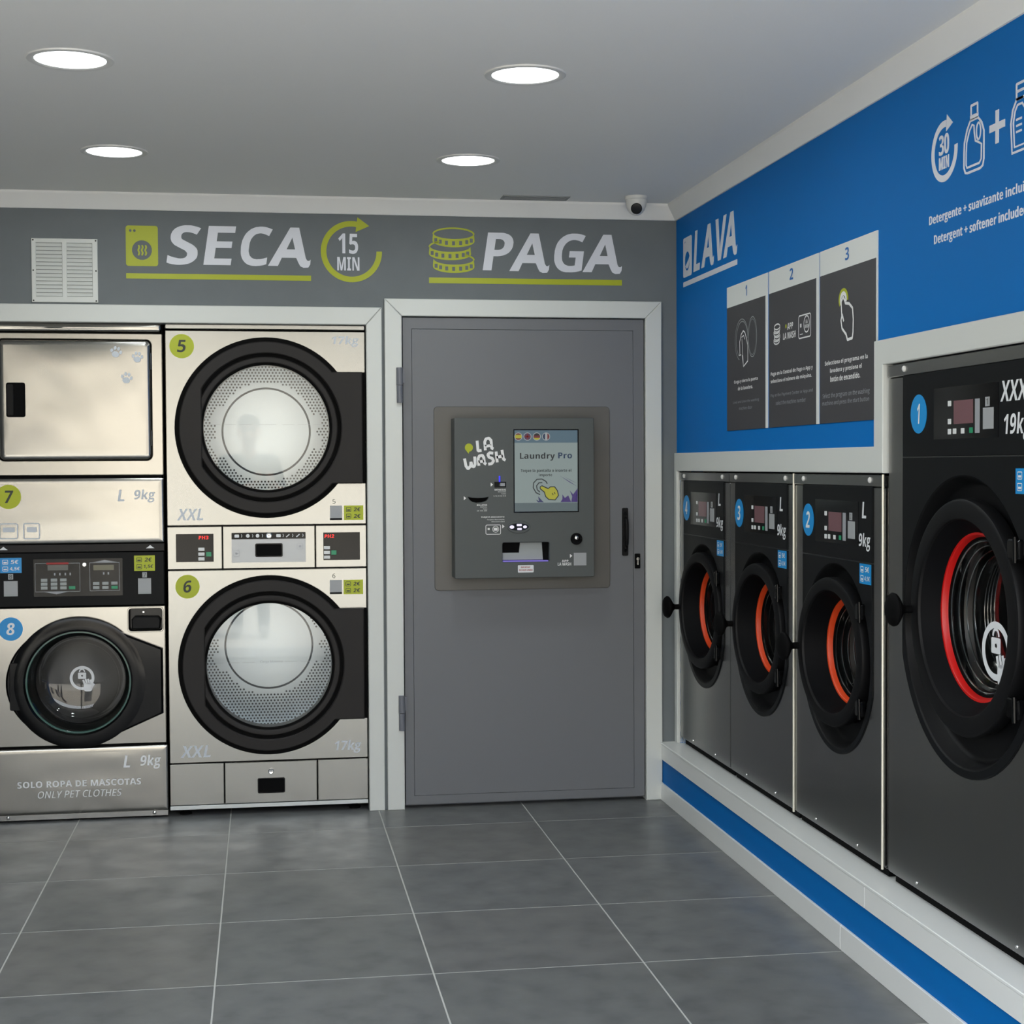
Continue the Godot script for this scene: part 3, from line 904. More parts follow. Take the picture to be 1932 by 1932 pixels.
func posters() -> void:
	var grp := "numbered instruction panels on the blue wall"
	var spans := [[0.74, 1.221], [1.2365, 1.728], [1.739, 2.2045]]
	for k in 3:
		var a: float = spans[k][0]
		var b: float = spans[k][1]
		var base := Vector3((a + b) / 2, 1.54, 0.0)
		var o := thing("instruction_panel", ["black panel headed 1 with a hand loading a washer door", "black panel headed 2 with coins, app and card icons", "black panel headed 3 with a finger pressing a green button"][k], "poster", SIDE * base, -PI / 2, grp)
		var g := away(base)
		g.box(Vector3(a, 1.54, 0.0), Vector3(b - [0.022, 0.022, 0.009][k], 1.9975, 0.003))
		add("board", g, M.poster_black, o, "", 0.0)
		g = away(base)
		g.box(Vector3(a, 1.9975, 0.0), Vector3(b, 2.0735, 0.003))
		g.box(Vector3(b - [0.022, 0.022, 0.009][k], 1.54, 0.0), Vector3(b, 1.9975, 0.003))
		add("white_header", g, M.poster_white, o, "white header and edge strip", 0.0)
		g = away(base)
		var n: Array = [[0.972, 0.989], [1.454, 1.489], [1.955, 1.987]][k]
		g.text(str(k + 1), bold, n[0], 2.0195, n[1], 2.0575, 0.0038)
		add("number", g, M.poster_blue, o, "blue figure", 0.0)
		var z := 0.0038
		var lines: Array = [
			[["Carga y cierra la puerta", 0.833, 1.708, 1.114, 1.7235, 1], ["de la lavadora.", 0.881, 1.6845, 1.057, 1.698, 1], ["Load and close the washing", 0.819, 1.6355, 1.129, 1.6475, 0], ["machine door", 0.894, 1.6125, 1.051, 1.6245, 0]],
			[["Paga en la Central de Pago o App y", 1.259, 1.712, 1.676, 1.7285, 1], ["selecciona el número de máquina.", 1.259, 1.687, 1.666, 1.7035, 1], ["Pay at the Payment Center or App and", 1.257, 1.6405, 1.677, 1.6545, 0], ["select the machine number", 1.312, 1.6145, 1.612, 1.6285, 0]],
			[["Selecciona el programa en la", 1.785, 1.7135, 2.135, 1.731, 1], ["lavadora y presiona el", 1.83, 1.689, 2.089, 1.7065, 1], ["botón de encendido.", 1.833, 1.665, 2.077, 1.6825, 1], ["Select the program on the washing", 1.765, 1.6135, 2.151, 1.632, 0], ["machine and press the start button", 1.761, 1.5915, 2.148, 1.6085, 0]]][k]
		var gb := away(base)
		var gd := away(base)
		for l in lines:
			if l[5]:
				gb.text(l[0], bold, l[1], l[2], l[3], l[4], z, -9.0, 0.0, 3.0)
			else:
				gd.text(l[0], plain_font, l[1], l[2], l[3], l[4], z, -9.0, 0.12, 3.0)
		add("spanish_text", gb, M.white_print, o, "white printed text", 0.0)
		add("english_text", gd, M.dim_print, o, "grey printed text", 0.0)
		g = away(base)
		if k == 0:
			var gr := away(base)
			gr.stroke(arc(0.925, 1.866, 0.079, 0.075, -20, 250, 30), 0.003, z, z)
			gr.stroke(arc(0.93, 1.866, 0.069, 0.066, 0, 240, 26), 0.003, z, z)
			gr.stroke(Array(Geo.circle(1.054, 1.867, 0.05, 30, 0.071)), 0.0035, z, z, true)
			gr.stroke(Array(Geo.circle(1.053, 1.867, 0.043, 30, 0.063)), 0.002, z, z, true)
			add("door_icon", gr, M.label_grey, o, "grey outline of an open washer door", 0.0)
			g.stroke(Array(pts([0.905, 1.815, 0.903, 1.86, 0.92, 1.885, 0.945, 1.897, 0.965, 1.89, 0.985, 1.865, 1.0, 1.84, 1.0, 1.785, 0.948, 1.768, 0.933, 1.81])), 0.005, z, z)
			g.stroke(Array(pts([0.925, 1.875, 0.95, 1.88, 0.965, 1.865])), 0.004, z, z)
			g.stroke(Array(pts([0.948, 1.768, 0.935, 1.84, 0.93, 1.87])), 0.004, z, z)
			g.stroke(Array(pts([0.895, 1.812, 0.92, 1.812])), 0.004, z, z)
			add("hand_icon", g, M.white_print, o, "white outline of a hand", 0.0)
		elif k == 1:
			coin_stack(g, 1.323, 1.829, 0.03, 0.0135, 4, 0.0045, z, z)
			g.text("APP", bold, 1.43, 1.859, 1.489, 1.8805, z, -9.0, 0.1)
			g.text("LA WASH", bold, 1.388, 1.8285, 1.515, 1.8505, z, -9.0, 0.1)
			g.stroke(Array(Geo.rrect(1.543, 1.8205, 1.657, 1.893, 0.009, 3)), 0.0042, z, z, true)
			g.stroke(Array(Geo.circle(1.619, 1.862, 0.026, 26)), 0.0042, z, z, true)
			g.text("LA", bold, 1.61, 1.864, 1.628, 1.876, z)
			g.text("WASH", bold, 1.6, 1.849, 1.639, 1.861, z)
			g.plate(Geo.rect(1.558, 1.855, 1.57, 1.867), [], z, z)
			g.plate(Geo.rect(1.555, 1.8315, 1.583, 1.834), [], z, z)
			add("pay_icons", g, M.white_print, o, "white coin, app and card icons", 0.0)
			g = away(base)
			g.plate(Geo.circle(1.417, 1.872, 0.007, 14), [], z, z)
			add("bubble", g, M.lime, o, "", 0.0)
		else:
			var gl := away(base)
			gl.stroke(arc(1.942, 1.906, 0.034, 0.028, -10, 215, 24), 0.011, z, z)
			add("button_ring", gl, M.lime, o, "lime ring around the fingertip", 0.0)
			g.stroke(arc(1.942, 1.905, 0.022, 0.019, -20, 220, 20), 0.012, z + 0.0003, z + 0.0003)
			g.stroke(Array(pts([1.932, 1.85, 1.925, 1.9, 1.942, 1.914, 1.956, 1.9, 1.96, 1.893, 1.99, 1.889, 2.018, 1.873, 2.024, 1.84, 2.022, 1.802, 2.016, 1.785, 1.977, 1.783, 1.966, 1.8, 1.933, 1.82, 1.924, 1.845, 1.934, 1.862, 1.947, 1.84])), 0.0085, z + 0.0006, z + 0.0006)
			add("hand_icon", g, M.white_print, o, "white outline of a pointing hand", 0.0)


# ---------------------------------------------------------------- payment terminal on the door
func kp(px: float, py: float) -> Vector2:
	return Vector2((px - 195.0) * 0.000406, (1780.0 - py) * 0.000404)

func krect(a: float, b: float, c: float, d: float) -> PackedVector2Array:
	var p := kp(a, d)
	var q := kp(c, b)
	return Geo.rect(p.x, p.y, q.x, q.y)

func kpath(a: Array) -> Array:
	var o := []
	for i in range(0, a.size(), 2):
		o.append(kp(a[i], a[i + 1]))
	return o

func ktext(g: Geo, s: String, f: Font, a: float, b: float, c: float, d: float, z: float, step := 3.0) -> void:
	var p := kp(a, d)
	var q := kp(c, b)
	g.text(s, f, p.x, p.y, q.x, q.y, z, -9.0, 0.0, step)

func kiosk() -> void:
	var D := 0.11
	var base := Vector3(0.7635, 0.9555, 0.0)
	var o := thing("payment_terminal", "grey steel payment terminal with a lit touch screen mounted on the door", "payment terminal", base)
	var g := away(base)
	g.plate(Geo.rrect(0.692, 0.9, 1.431, 1.658, 0.016), [], 0.0012, 0.005, 0.0015)
	add("surround_plate", g, M.surround_steel, o, "brushed steel surround plate")
	var w := 0.5775
	var h := 0.6525
	g = geo()
	g.plate(Geo.rrect(0, 0, w, h, 0.004, 2), [], 0.0052, D - 0.022, 0.0, true)
	add("cabinet", g, M.kiosk_paint, o)
	g = geo()
	var tray := Geo.rrect(kp(677, 0).x, kp(0, 1620).y, kp(1155, 0).x, kp(0, 1422).y, 0.006, 3)
	var slot := PackedVector2Array(kpath([332, 960, 345, 985, 375, 1008, 420, 1017, 470, 1014, 510, 1000, 530, 982, 537, 960, 500, 968, 430, 972, 370, 968]))
	g.plate(Geo.rrect(0, 0, w, h, 0.004, 2), [tray, slot], D - 0.022, D, 0.0018, false)
	add("front_panel", g, M.kiosk_paint, o)
	g = geo()
	g.plate(PackedVector2Array(kpath([320, 950, 550, 950, 550, 1025, 320, 1025])), [], D - 0.022, D - 0.0205)
	add("note_slot", g, M.black_matt, o, "black banknote slot")
	# screen
	g = geo()
	g.plate(krect(793, 278, 1460, 1120), [], D, D + 0.002, 0.0008)
	var s := add("screen_bezel", g, M.black_gloss, o, "black screen bezel")
	var z := D + 0.0024
	g = geo()
	g.plate(krect(803, 415, 1447, 1022), [], z, z)
	add("screen", g, M.screen_bg, s, "pale lit touch screen", 0.0)
	g = geo()
	g.plate(krect(803, 290, 1447, 415), [], z, z)
	add("screen_top_bar", g, M.screen_bar, s, "", 0.0)
	g = geo()
	g.plate(krect(803, 1022, 1447, 1110), [], z, z)
	add("screen_foot_bar", g, M.screen_foot, s, "", 0.0)
	z += 0.0004
	for k in 4:
		var c := kp([842, 935, 1030, 1125][k], 353)
		g = geo()
		g.plate(Geo.circle(c.x, c.y, 0.0165, 24), [], z, z)
		add("flag_rim", g, M.screen_white, s, "", 0.0)
		var disc := Geo.circle(c.x, c.y, 0.0138, 24)
		for b in [[["screen_red", -1.0, 0.5, 1.0, 1.0], ["screen_yellow", -1.0, -0.5, 1.0, 0.5], ["screen_red", -1.0, -1.0, 1.0, -0.5]], [["screen_navy", -1.0, -1.0, 1.0, 1.0]], [["screen_black", -1.0, 0.3, 1.0, 1.0], ["screen_red", -1.0, -0.4, 1.0, 0.3], ["screen_yellow", -1.0, -1.0, 1.0, -0.4]], [["screen_blue", -1.0, -1.0, -0.3, 1.0], ["screen_white", -0.3, -1.0, 0.35, 1.0], ["screen_red", 0.35, -1.0, 1.0, 1.0]]][k]:
			g = geo()
			g.plate(Geo.common(disc, Geo.rect(c.x + b[1] * 0.014, c.y + b[2] * 0.014, c.x + b[3] * 0.014, c.y + b[4] * 0.014)), [], z + 0.0003, z + 0.0003)
			add("flag_field", g, M[b[0]], s, "", 0.0)
		if k == 1:
			g = geo()
			g.plate(Geo.rect(c.x - 0.0135, c.y - 0.003, c.x + 0.0135, c.y + 0.003), [], z + 0.0005, z + 0.0005)
			g.plate(Geo.rect(c.x - 0.003, c.y - 0.0135, c.x + 0.003, c.y + 0.0135), [], z + 0.0005, z + 0.0005)
			g.stroke([Vector2(c.x - 0.009, c.y - 0.009), Vector2(c.x + 0.009, c.y + 0.009)], 0.002, z + 0.0005, z + 0.0005)
			g.stroke([Vector2(c.x - 0.009, c.y + 0.009), Vector2(c.x + 0.009, c.y - 0.009)], 0.002, z + 0.0005, z + 0.0005)
			add("flag_cross", g, M.screen_red, s, "", 0.0)
	g = geo()
	ktext(g, "Laundry", bold, 857, 515, 1215, 597, z, 6.0)
	ktext(g, "Toque la pantalla o inserte el", bold, 865, 680, 1382, 720, z)
	ktext(g, "importe", bold, 1050, 727, 1185, 762, z)
	add("screen_text", g, M.screen_text, s, "dark screen text Laundry", 0.0)
	g = geo()
	ktext(g, "Pro", bold, 1248, 515, 1390, 575, z, 6.0)
	add("screen_text", g, M.screen_blue, s, "blue screen text Pro", 0.0)
	g = geo()
	for q in [[1445, 900, 1410, 1018, 1445, 1018], [1445, 880, 1400, 940, 1365, 900, 1390, 960, 1380, 1018, 1445, 1018], [1290, 940, 1315, 975, 1350, 950, 1380, 1018, 1270, 1018, 1290, 985], [1265, 750, 1350, 800, 1445, 862, 1360, 815], [1300, 755, 1445, 830, 1380, 800]]:
		g.plate(PackedVector2Array(kpath(q)), [], z, z)
	add("paint_splash", g, M.screen_purple, s, "purple paint splash", 0.0)
	g = geo()
	g.plate(PackedVector2Array(kpath([1018, 990, 1050, 1005, 1040, 955, 1080, 1000, 1100, 1018, 1040, 1018])), [], z, z)
	add("paint_splash", g, M.screen_navy, s, "", 0.0)
	g = geo()
	g.stroke(kpath([1062, 940, 1020, 920, 992, 870, 996, 820, 1030, 785, 1080, 782, 1120, 805, 1135, 830]), 0.004, z, z)
	g.stroke(kpath([1060, 915, 1032, 890, 1026, 850, 1050, 820, 1085, 818]), 0.004, z, z)
	g.stroke(kpath([1062, 862, 1080, 850, 1145, 880, 1165, 862, 1210, 862, 1238, 900, 1250, 950, 1215, 995, 1150, 990, 1118, 960, 1105, 915, 1062, 880]), 0.0042, z + 0.0004, z + 0.0004, true)
	g.stroke(kpath([1185, 925, 1195, 945]), 0.003, z + 0.0004, z + 0.0004)
	g.stroke(kpath([1205, 915, 1215, 935]), 0.003, z + 0.0004, z + 0.0004)
	add("hand_outline", g, M.screen_text, s, "", 0.0)
	g = geo()
	g.plate(PackedVector2Array(kpath([1062, 862, 1080, 850, 1145, 880, 1165, 862, 1210, 862, 1238, 900, 1250, 950, 1215, 995, 1150, 990, 1118, 960, 1105, 915, 1062, 880])), [], z + 0.0002, z + 0.0002)
	add("hand_icon", g, M.screen_yellow, s, "yellow pointing hand", 0.0)
	# logo
	var e := D + 0.0008
	g = geo()
	for q in [[425, 393, 434, 496, 470, 490], [508, 490, 502, 405, 515, 375, 545, 368, 566, 390, 572, 468, 590, 476], [506, 450, 568, 442], [297, 572, 312, 648, 332, 676, 358, 648, 362, 605, 372, 648, 392, 656, 404, 630, 400, 552], [442, 645, 434, 572, 448, 545, 478, 540, 491, 562, 498, 620, 516, 630], [438, 606, 494, 598], [588, 520, 552, 514, 532, 534, 545, 560, 578, 572, 590, 598, 572, 624, 536, 630], [616, 503, 628, 612], [676, 486, 690, 580, 712, 590], [622, 562, 684, 548]]:
		g.stroke(kpath(q), 0.0115, e, e)
	add("logo", g, M.white_print, o, "white rounded LA WASH logo", 0.0)
	g = geo()
	var bc := kp(342, 462)
	var bub := Geo.circle(bc.x, bc.y, 0.0165, 30)
	g.plate(Geo.union(bub, PackedVector2Array(kpath([305, 480, 345, 500, 340, 525]))), [], e, e)
	add("logo_bubble", g, M.lime, o, "lime speech bubble", 0.0)
	# small fittings
	g = geo()
	for q in [[560, 835], [288, 970], [675, 1258], [1366, 1565]]:
		g.plate(PackedVector2Array(kpath([q[0], q[1] - 20, q[0] + 24, q[1], q[0], q[1] + 20])), [], e, e)
	ktext(g, "MONEDAS", bold, 600, 880, 715, 897, e)
	ktext(g, "Monedes", plain_font, 634, 902, 715, 914, e)
	ktext(g, "Coins", plain_font, 668, 922, 715, 934, e)
	ktext(g, "5c 10c 20c 50c 1€ 2€", plain_font, 588, 944, 715, 956, e)
	ktext(g, "BILLETES", bold, 420, 1033, 523, 1049, e)
	ktext(g, "Bitllets", plain_font, 455, 1054, 523, 1065, e)
	ktext(g, "Notes", plain_font, 483, 1074, 523, 1085, e)
	ktext(g, "5€ 10€ 20€", plain_font, 420, 1092, 523, 1104, e)
	ktext(g, "TARJETA DESCUENTO", bold, 460, 1155, 697, 1172, e)
	ktext(g, "Targeta descompte", plain_font, 520, 1182, 697, 1196, e)
	ktext(g, "Discount card", plain_font, 568, 1202, 697, 1214, e)
	g.stroke(Array(Geo.rrect(kp(509, 0).x, kp(0, 1336).y, kp(658, 0).x, kp(0, 1242).y, 0.005, 3)), 0.0025, e, e, true)
	var cc := kp(608, 1285)
	g.stroke(Array(Geo.circle(cc.x, cc.y, 0.0125, 24)), 0.002, e, e, true)
	g.plate(krect(588, 1270, 628, 1300), [], e, e)
	g.plate(krect(527, 1272, 548, 1292), [], e, e)
	ktext(g, "APP", bold, 1282, 1603, 1350, 1628, e)
	ktext(g, "LA WASH", bold, 1240, 1632, 1378, 1663, e)
	add("front_print", g, M.white_print, o, "small white printed captions and arrows", 0.0)
	g = geo()
	g.plate(krect(1405, 1535, 1535, 1663), [], e, e)
	add("code_sticker", g, M.code_grey, o, "square pale sticker", 0.0)
	g = geo()
	g.plate(krect(598, 808, 715, 864), [krect(642, 825, 655, 850)], D, D + 0.005, 0.001)
	var coin := add("coin_slot", g, M.black_plastic, o, "black coin slot")
	g = geo()
	g.plate(krect(655, 820, 702, 850), [], D + 0.0052, D + 0.006)
	add("coin_flap", g, M.dim_print, coin)
	g = geo()
	g.stroke(kpath([650, 812, 650, 750]), 0.0052, D, D + 0.003)
	add("coin_light", g, M.blue_led, o, "glowing blue light above the coin slot")
	var oc := kp(842, 1265)
	g = geo()
	g.plate(Geo.circle(oc.x, oc.y, 0.0475, 48, 0.0255), [Geo.circle(oc.x, oc.y, 0.0415, 40, 0.0145)], D, D + 0.004, 0.001)
	var card := add("card_reader", g, M.kiosk_paint, o, "oval card slot ring")
	g = geo()
	g.plate(Geo.circle(oc.x, oc.y, 0.0415, 40, 0.0145), [], D, D + 0.0008)
	add("card_mouth", g, M.black_gloss, card)
	g = geo()
	g.plate(Geo.circle(oc.x - 0.028, oc.y, 0.0095, 20, 0.007), [], D + 0.001, D + 0.002)
	g.plate(Geo.rrect(oc.x - 0.008, oc.y + 0.003, oc.x + 0.013, oc.y + 0.0125, 0.003, 3), [], D + 0.001, D + 0.002)
	g.plate(Geo.rrect(oc.x - 0.006, oc.y - 0.0125, oc.x + 0.013, oc.y - 0.004, 0.003, 3), [], D + 0.001, D + 0.002)
	g.plate(Geo.circle(oc.x + 0.026, oc.y, 0.008, 20, 0.006), [], D + 0.001, D + 0.002)
	add("card_light", g, M.slot_led, card, "glowing white card slot lights")
	# return tray
	g = geo()
	g.plate(krect(670, 1415, 1165, 1625), [], D - 0.022, D - 0.021)
	var tr := add("return_tray", g, M.black_matt, o, "recessed change tray")
	g = geo()
	g.plate(PackedVector2Array(kpath([677, 1528, 850, 1528, 862, 1424, 1085, 1424, 1096, 1600, 677, 1600])), [], D - 0.02, D - 0.017, 0.0008)
	add("tray_cup", g, M.label_grey, tr, "pale plastic tray cup")
	g = geo()
	g.box(Vector3(kp(685, 0).x, kp(0, 1618).y, D - 0.02), Vector3(kp(1145, 0).x, kp(0, 1606).y, D - 0.004), 0.001)
	add("tray_lip", g, M.tray_led, tr, "violet lit tray lip")
	g = geo()
	g.plate(Geo.rrect(kp(832, 0).x, kp(0, 1727).y, kp(993, 0).x, kp(0, 1652).y, 0.003, 3), [], D, D + 0.0008)
	var st := add("warning_sticker", g, M.label_white, o, "small white sticker with red text")
	g = geo()
	ktext(g, "IMPORTANT", bold, 862, 1665, 958, 1683, D + 0.0014)
	ktext(g, "RECOGER CAMBIO", bold, 845, 1692, 982, 1710, D + 0.0014)
	add("sticker_text", g, M.red_print, st, "", 0.0)
	var lk := kp(1432, 1392)
	g = geo()
	g.lathe([Vector2(0.0245, D), Vector2(0.0245, D + 0.006), Vector2(0.022, D + 0.009), Vector2(0.014, D + 0.009), Vector2(0.012, D + 0.004), Vector2(0.0, D + 0.004)], Vector3(lk.x, lk.y, 0), 36)
	var lock := add("lock", g, M.black_gloss, o, "round black lock with a chrome core")
	g = geo()
	g.lathe([Vector2(0.008, D + 0.004), Vector2(0.008, D + 0.011), Vector2(0.006, D + 0.0125), Vector2(0.0, D + 0.0125)], Vector3(lk.x, lk.y + 0.004, 0), 24)
	add("lock_core", g, M.chrome, lock)



# ---------------------------------------------------------------- machines
func hollow(g: Geo, x0: float, y0: float, x1: float, y1: float, zf: float, zb: float) -> void:   # thin sheet box, open in front
	var t := 0.002
	g.box(Vector3(x0, y0, zb), Vector3(x0 + t, y1, zf))
	g.box(Vector3(x1 - t, y0, zb), Vector3(x1, y1, zf))
	g.box(Vector3(x0 + t, y1 - t, zb), Vector3(x1 - t, y1, zf))
	g.box(Vector3(x0 + t, y0, zb), Vector3(x1 - t, y0 + t, zf))
	g.box(Vector3(x0 + t, y0 + t, zb), Vector3(x1 - t, y1 - t, zb + t))

func printed(o: Node3D, b: Vector3, s: String, x0: float, y0: float, x1: float, y1: float, z: float, lean: float, m: Material, f: Font = null) -> void:
	var g := away(b)
	g.text(s, f if f else bold, x0, y0, x1, y1, z, -9.0, lean)
	add("lettering", g, m, o, "printed text %s" % s, 0.0)

func badge(o: Node3D, b: Vector3, c: Vector2, r: float, n: String, disc: Material, ink: Material, z: float, slant := 0.12) -> void:
	var g := away(b)
	g.lathe([Vector2(r, z), Vector2(r, z + 0.0008), Vector2(0, z + 0.0008)], Vector3(c.x, c.y, 0), 48)
	var p := add("number_badge", g, disc, o, "round badge with the number %s" % n)
	g = away(b)
	var hw := r * (0.39 if n != "1" else 0.22)
	g.text(n, bold, c.x - hw, c.y - r * 0.5, c.x + hw, c.y + r * 0.52, z + 0.0014, -9.0, slant)
	add("badge_number", g, ink, p, "", 0.0)

func price(o: Node3D, b: Vector3, x0: float, y0: float, x1: float, y1: float, back: Material, ink: Material, a: String, c: String, z: float) -> void:
	var g := away(b)
	g.box(Vector3(x0, y0, z), Vector3(x1, y1, z + 0.0008))
	var p := add("price_sticker", g, back, o, "price sticker", 0.0)
	g = away(b)
	var w := x1 - x0
	var h := y1 - y0
	var t := z + 0.0014
	g.text(a, bold, x0 + w * 0.5, y0 + h * 0.6, x0 + w * 0.86, y0 + h * 0.86, t, -9.0, 0.1, 4.0)
	g.text(c, bold, x0 + w * (0.5 if c.length() < 3 else 0.44), y0 + h * 0.14, x0 + w * (0.86 if c.length() < 3 else 0.92), y0 + h * 0.4, t, -9.0, 0.1, 4.0)
	for k in 2:
		var yy := y0 + h * (0.58 if k == 0 else 0.13)
		g.stroke(Array(Geo.rrect(x0 + w * 0.12, yy, x0 + w * 0.36, yy + h * 0.28, w * 0.02, 2)), w * 0.025, t, t, true)
		g.plate(Geo.rect(x0 + w * 0.16, yy + h * 0.06, x0 + w * 0.32, yy + h * 0.15), [], t, t)
	add("price_text", g, ink, p, "", 0.0)

func code_sticker(o: Node3D, b: Vector3, x0: float, y0: float, x1: float, y1: float, n: String, z: float, ink: Material, tab: Array) -> void:
	var g := away(b)
	g.box(Vector3(x0, y0 + (y1 - y0) * 0.14, z), Vector3(x1, y1, z + 0.0007))
	if tab.size():
		g.box(Vector3(tab[0], tab[1], z), Vector3(tab[2], tab[3], z + 0.0007))
	var p := add("code_sticker", g, M.code_grey, o, "square pale sticker", 0.0)
	g = away(b)
	g.box(Vector3(x0, y0, z), Vector3(x1, y0 + (y1 - y0) * 0.14, z + 0.0007))
	add("sticker_foot", g, M.fascia_black if ink == M.ink else M.label_grey, p, "", 0.0)
	g = away(b)
	if tab.size():
		var m: float = (tab[0] + tab[2]) / 2
		g.text(n, plain_font, m - 0.0055, tab[1] + 0.003, m + 0.0055, tab[3] - 0.003, z + 0.0012, -9.0, 0.0, 4.0)
	else:
		var m := (x0 + x1) / 2 - 0.008
		g.text(n, plain_font, m - 0.006, y1 + 0.008, m + 0.006, y1 + 0.026, z + 0.0004, -9.0, 0.0, 4.0)
	add("sticker_number", g, M.ink, p, "", 0.0)

func dots_mesh(g: Geo, c: Vector3, u: Vector3, w: Vector3, r: float, n := 7) -> void:
	for k in n:
		var a := TAU * k / n
		var e := TAU * (k + 1) / n
		g.tri(c, c + (u * cos(a) + w * sin(a)) * r, c + (u * cos(e) + w * sin(e)) * r)

func dryer_door(o: Node3D, b: Vector3, cx: float, cy: float, note: String) -> void:
	var g := away(b)
	var n := 96
	g.plate(Geo.union(Geo.circle(cx, cy, 0.3655, n), Geo.rect(cx + 0.1, cy - 0.228, 0.412, cy + 0.226)), [Geo.circle(cx, cy, 0.27, n)], 0.0, 0.009, 0.002)
	add("door_seal", g, M.rubber_black, o, "black seal around the door")
	var cut := Geo.common(Geo.circle(cx, cy, 0.3, n), Geo.rect(cx - 0.2565, cy - 0.4, cx + 0.4, cy + 0.4))
	g = away(b)
	g.plate(Geo.union(Geo.circle(cx, cy, 0.3475, n), Geo.rect(cx + 0.1, cy - 0.2275, 0.4, cy + 0.2255)), [cut], 0.009, 0.033, 0.004)
	var d := add("door", g, M.door_grey, o, "dark grey dryer door with a flat grip edge")
	g = away(b)
	g.lathe([Vector2(0.302, 0.012), Vector2(0.285, 0.012), Vector2(0.284, 0.011)], Vector3(cx, cy, 0), n)
	add("door_groove", g, M.rubber_black, d)
	g = away(b)
	g.lathe([Vector2(0.286, 0.01), Vector2(0.286, 0.022), Vector2(0.282, 0.026), Vector2(0.268, 0.0265), Vector2(0.263, 0.023), Vector2(0.262, 0.01)], Vector3(cx, cy, 0), n)
	add("window_ring", g, M.door_grey, d)
	g = away(b)
	g.lathe([Vector2(0.263, 0.016), Vector2(0.256, 0.015), Vector2(0.2525, 0.011), Vector2(0.252, -0.06), Vector2(0.262, -0.075)], Vector3(cx, cy, 0), n)
	add("window_gasket", g, M.rubber_black, d)
	g = away(b)
	g.lathe([Vector2(0.2535, 0.0112), Vector2(0.0, 0.0112)], Vector3(cx, cy, 0), n)
	var pane := add("glass_pane", g, M.dryer_glass, d, "round glass pane")
	g = away(b)
	var zz := 0.0118
	for k in 2:
		for j in 3:
			var x: float = cx + (-0.235 + 0.063 * j if k == 0 else 0.062 + 0.063 * j)
			g.box(Vector3(x, cy + 0.012, zz), Vector3(x + 0.05, cy + 0.0132, zz + 0.0002))
	if note:
		g.text(note, plain_font, cx - 0.038, cy + 0.0075, cx + 0.052, cy + 0.02, zz + 0.0002, -9.0, 0.0, 4.0)
	else:
		g.box(Vector3(cx - 0.03, cy + 0.012, zz), Vector3(cx + 0.04, cy + 0.0132, zz + 0.0002))
	add("fill_mark", g, M.dim_print, pane, "grey fill line on the glass", 0.0)
	# drum behind the glass
	var R := 0.372
	var zb := -0.72
	g = away(b)
	g.lathe([Vector2(0.262, -0.075), Vector2(R, -0.09), Vector2(R, zb), Vector2(0.0, zb)], Vector3(cx, cy, 0), 72)
	var drum := add("drum", g, M.drum_zinc, o, "perforated zinc drum")
	g = away(b)
	g.lathe([Vector2(0.199, zb + 0.001), Vector2(0.198, zb + 0.004), Vector2(0.1915, zb + 0.004), Vector2(0.1905, zb + 0.001)], Vector3(cx, cy, 0), 72)
	add("drum_ring", g, M.rubber_black, drum, "dark ring on the drum back")
	g = away(b)
	var s := 0.0152
	for i in range(-25, 26):
		for j in range(-28, 29):
			var p := Vector2((i + 0.5 * (j & 1)) * s, j * s * 0.87)
			var a := rad_to_deg(absf(p.angle()))
			var lim := 0.222 if (a > 20 and a < 150) or a > 172 or a < 4 else 0.25
			if p.length() > lim and p.length() < 0.36:
				dots_mesh(g, Vector3(cx + p.x, cy + p.y, zb + 0.0012), Vector3.RIGHT, Vector3.UP, 0.0046)
	for i in 46:
		for j in 40:
			var a := deg_to_rad(195.0 + 150.0 * (i + 0.5 * (j & 1)) / 46.0)
			var e := Vector3(cos(a), sin(a), 0)
			dots_mesh(g, Vector3(cx, cy, -0.1 - j * s) + e * (R - 0.001), Vector3(0, 0, 1), e.cross(Vector3(0, 0, 1)), 0.0046, 6)
	tag(add("perforations", g, M.inside_dark, drum, "rows of small dark holes", 0.0), "rows of small dark holes", "", "", "stuff")

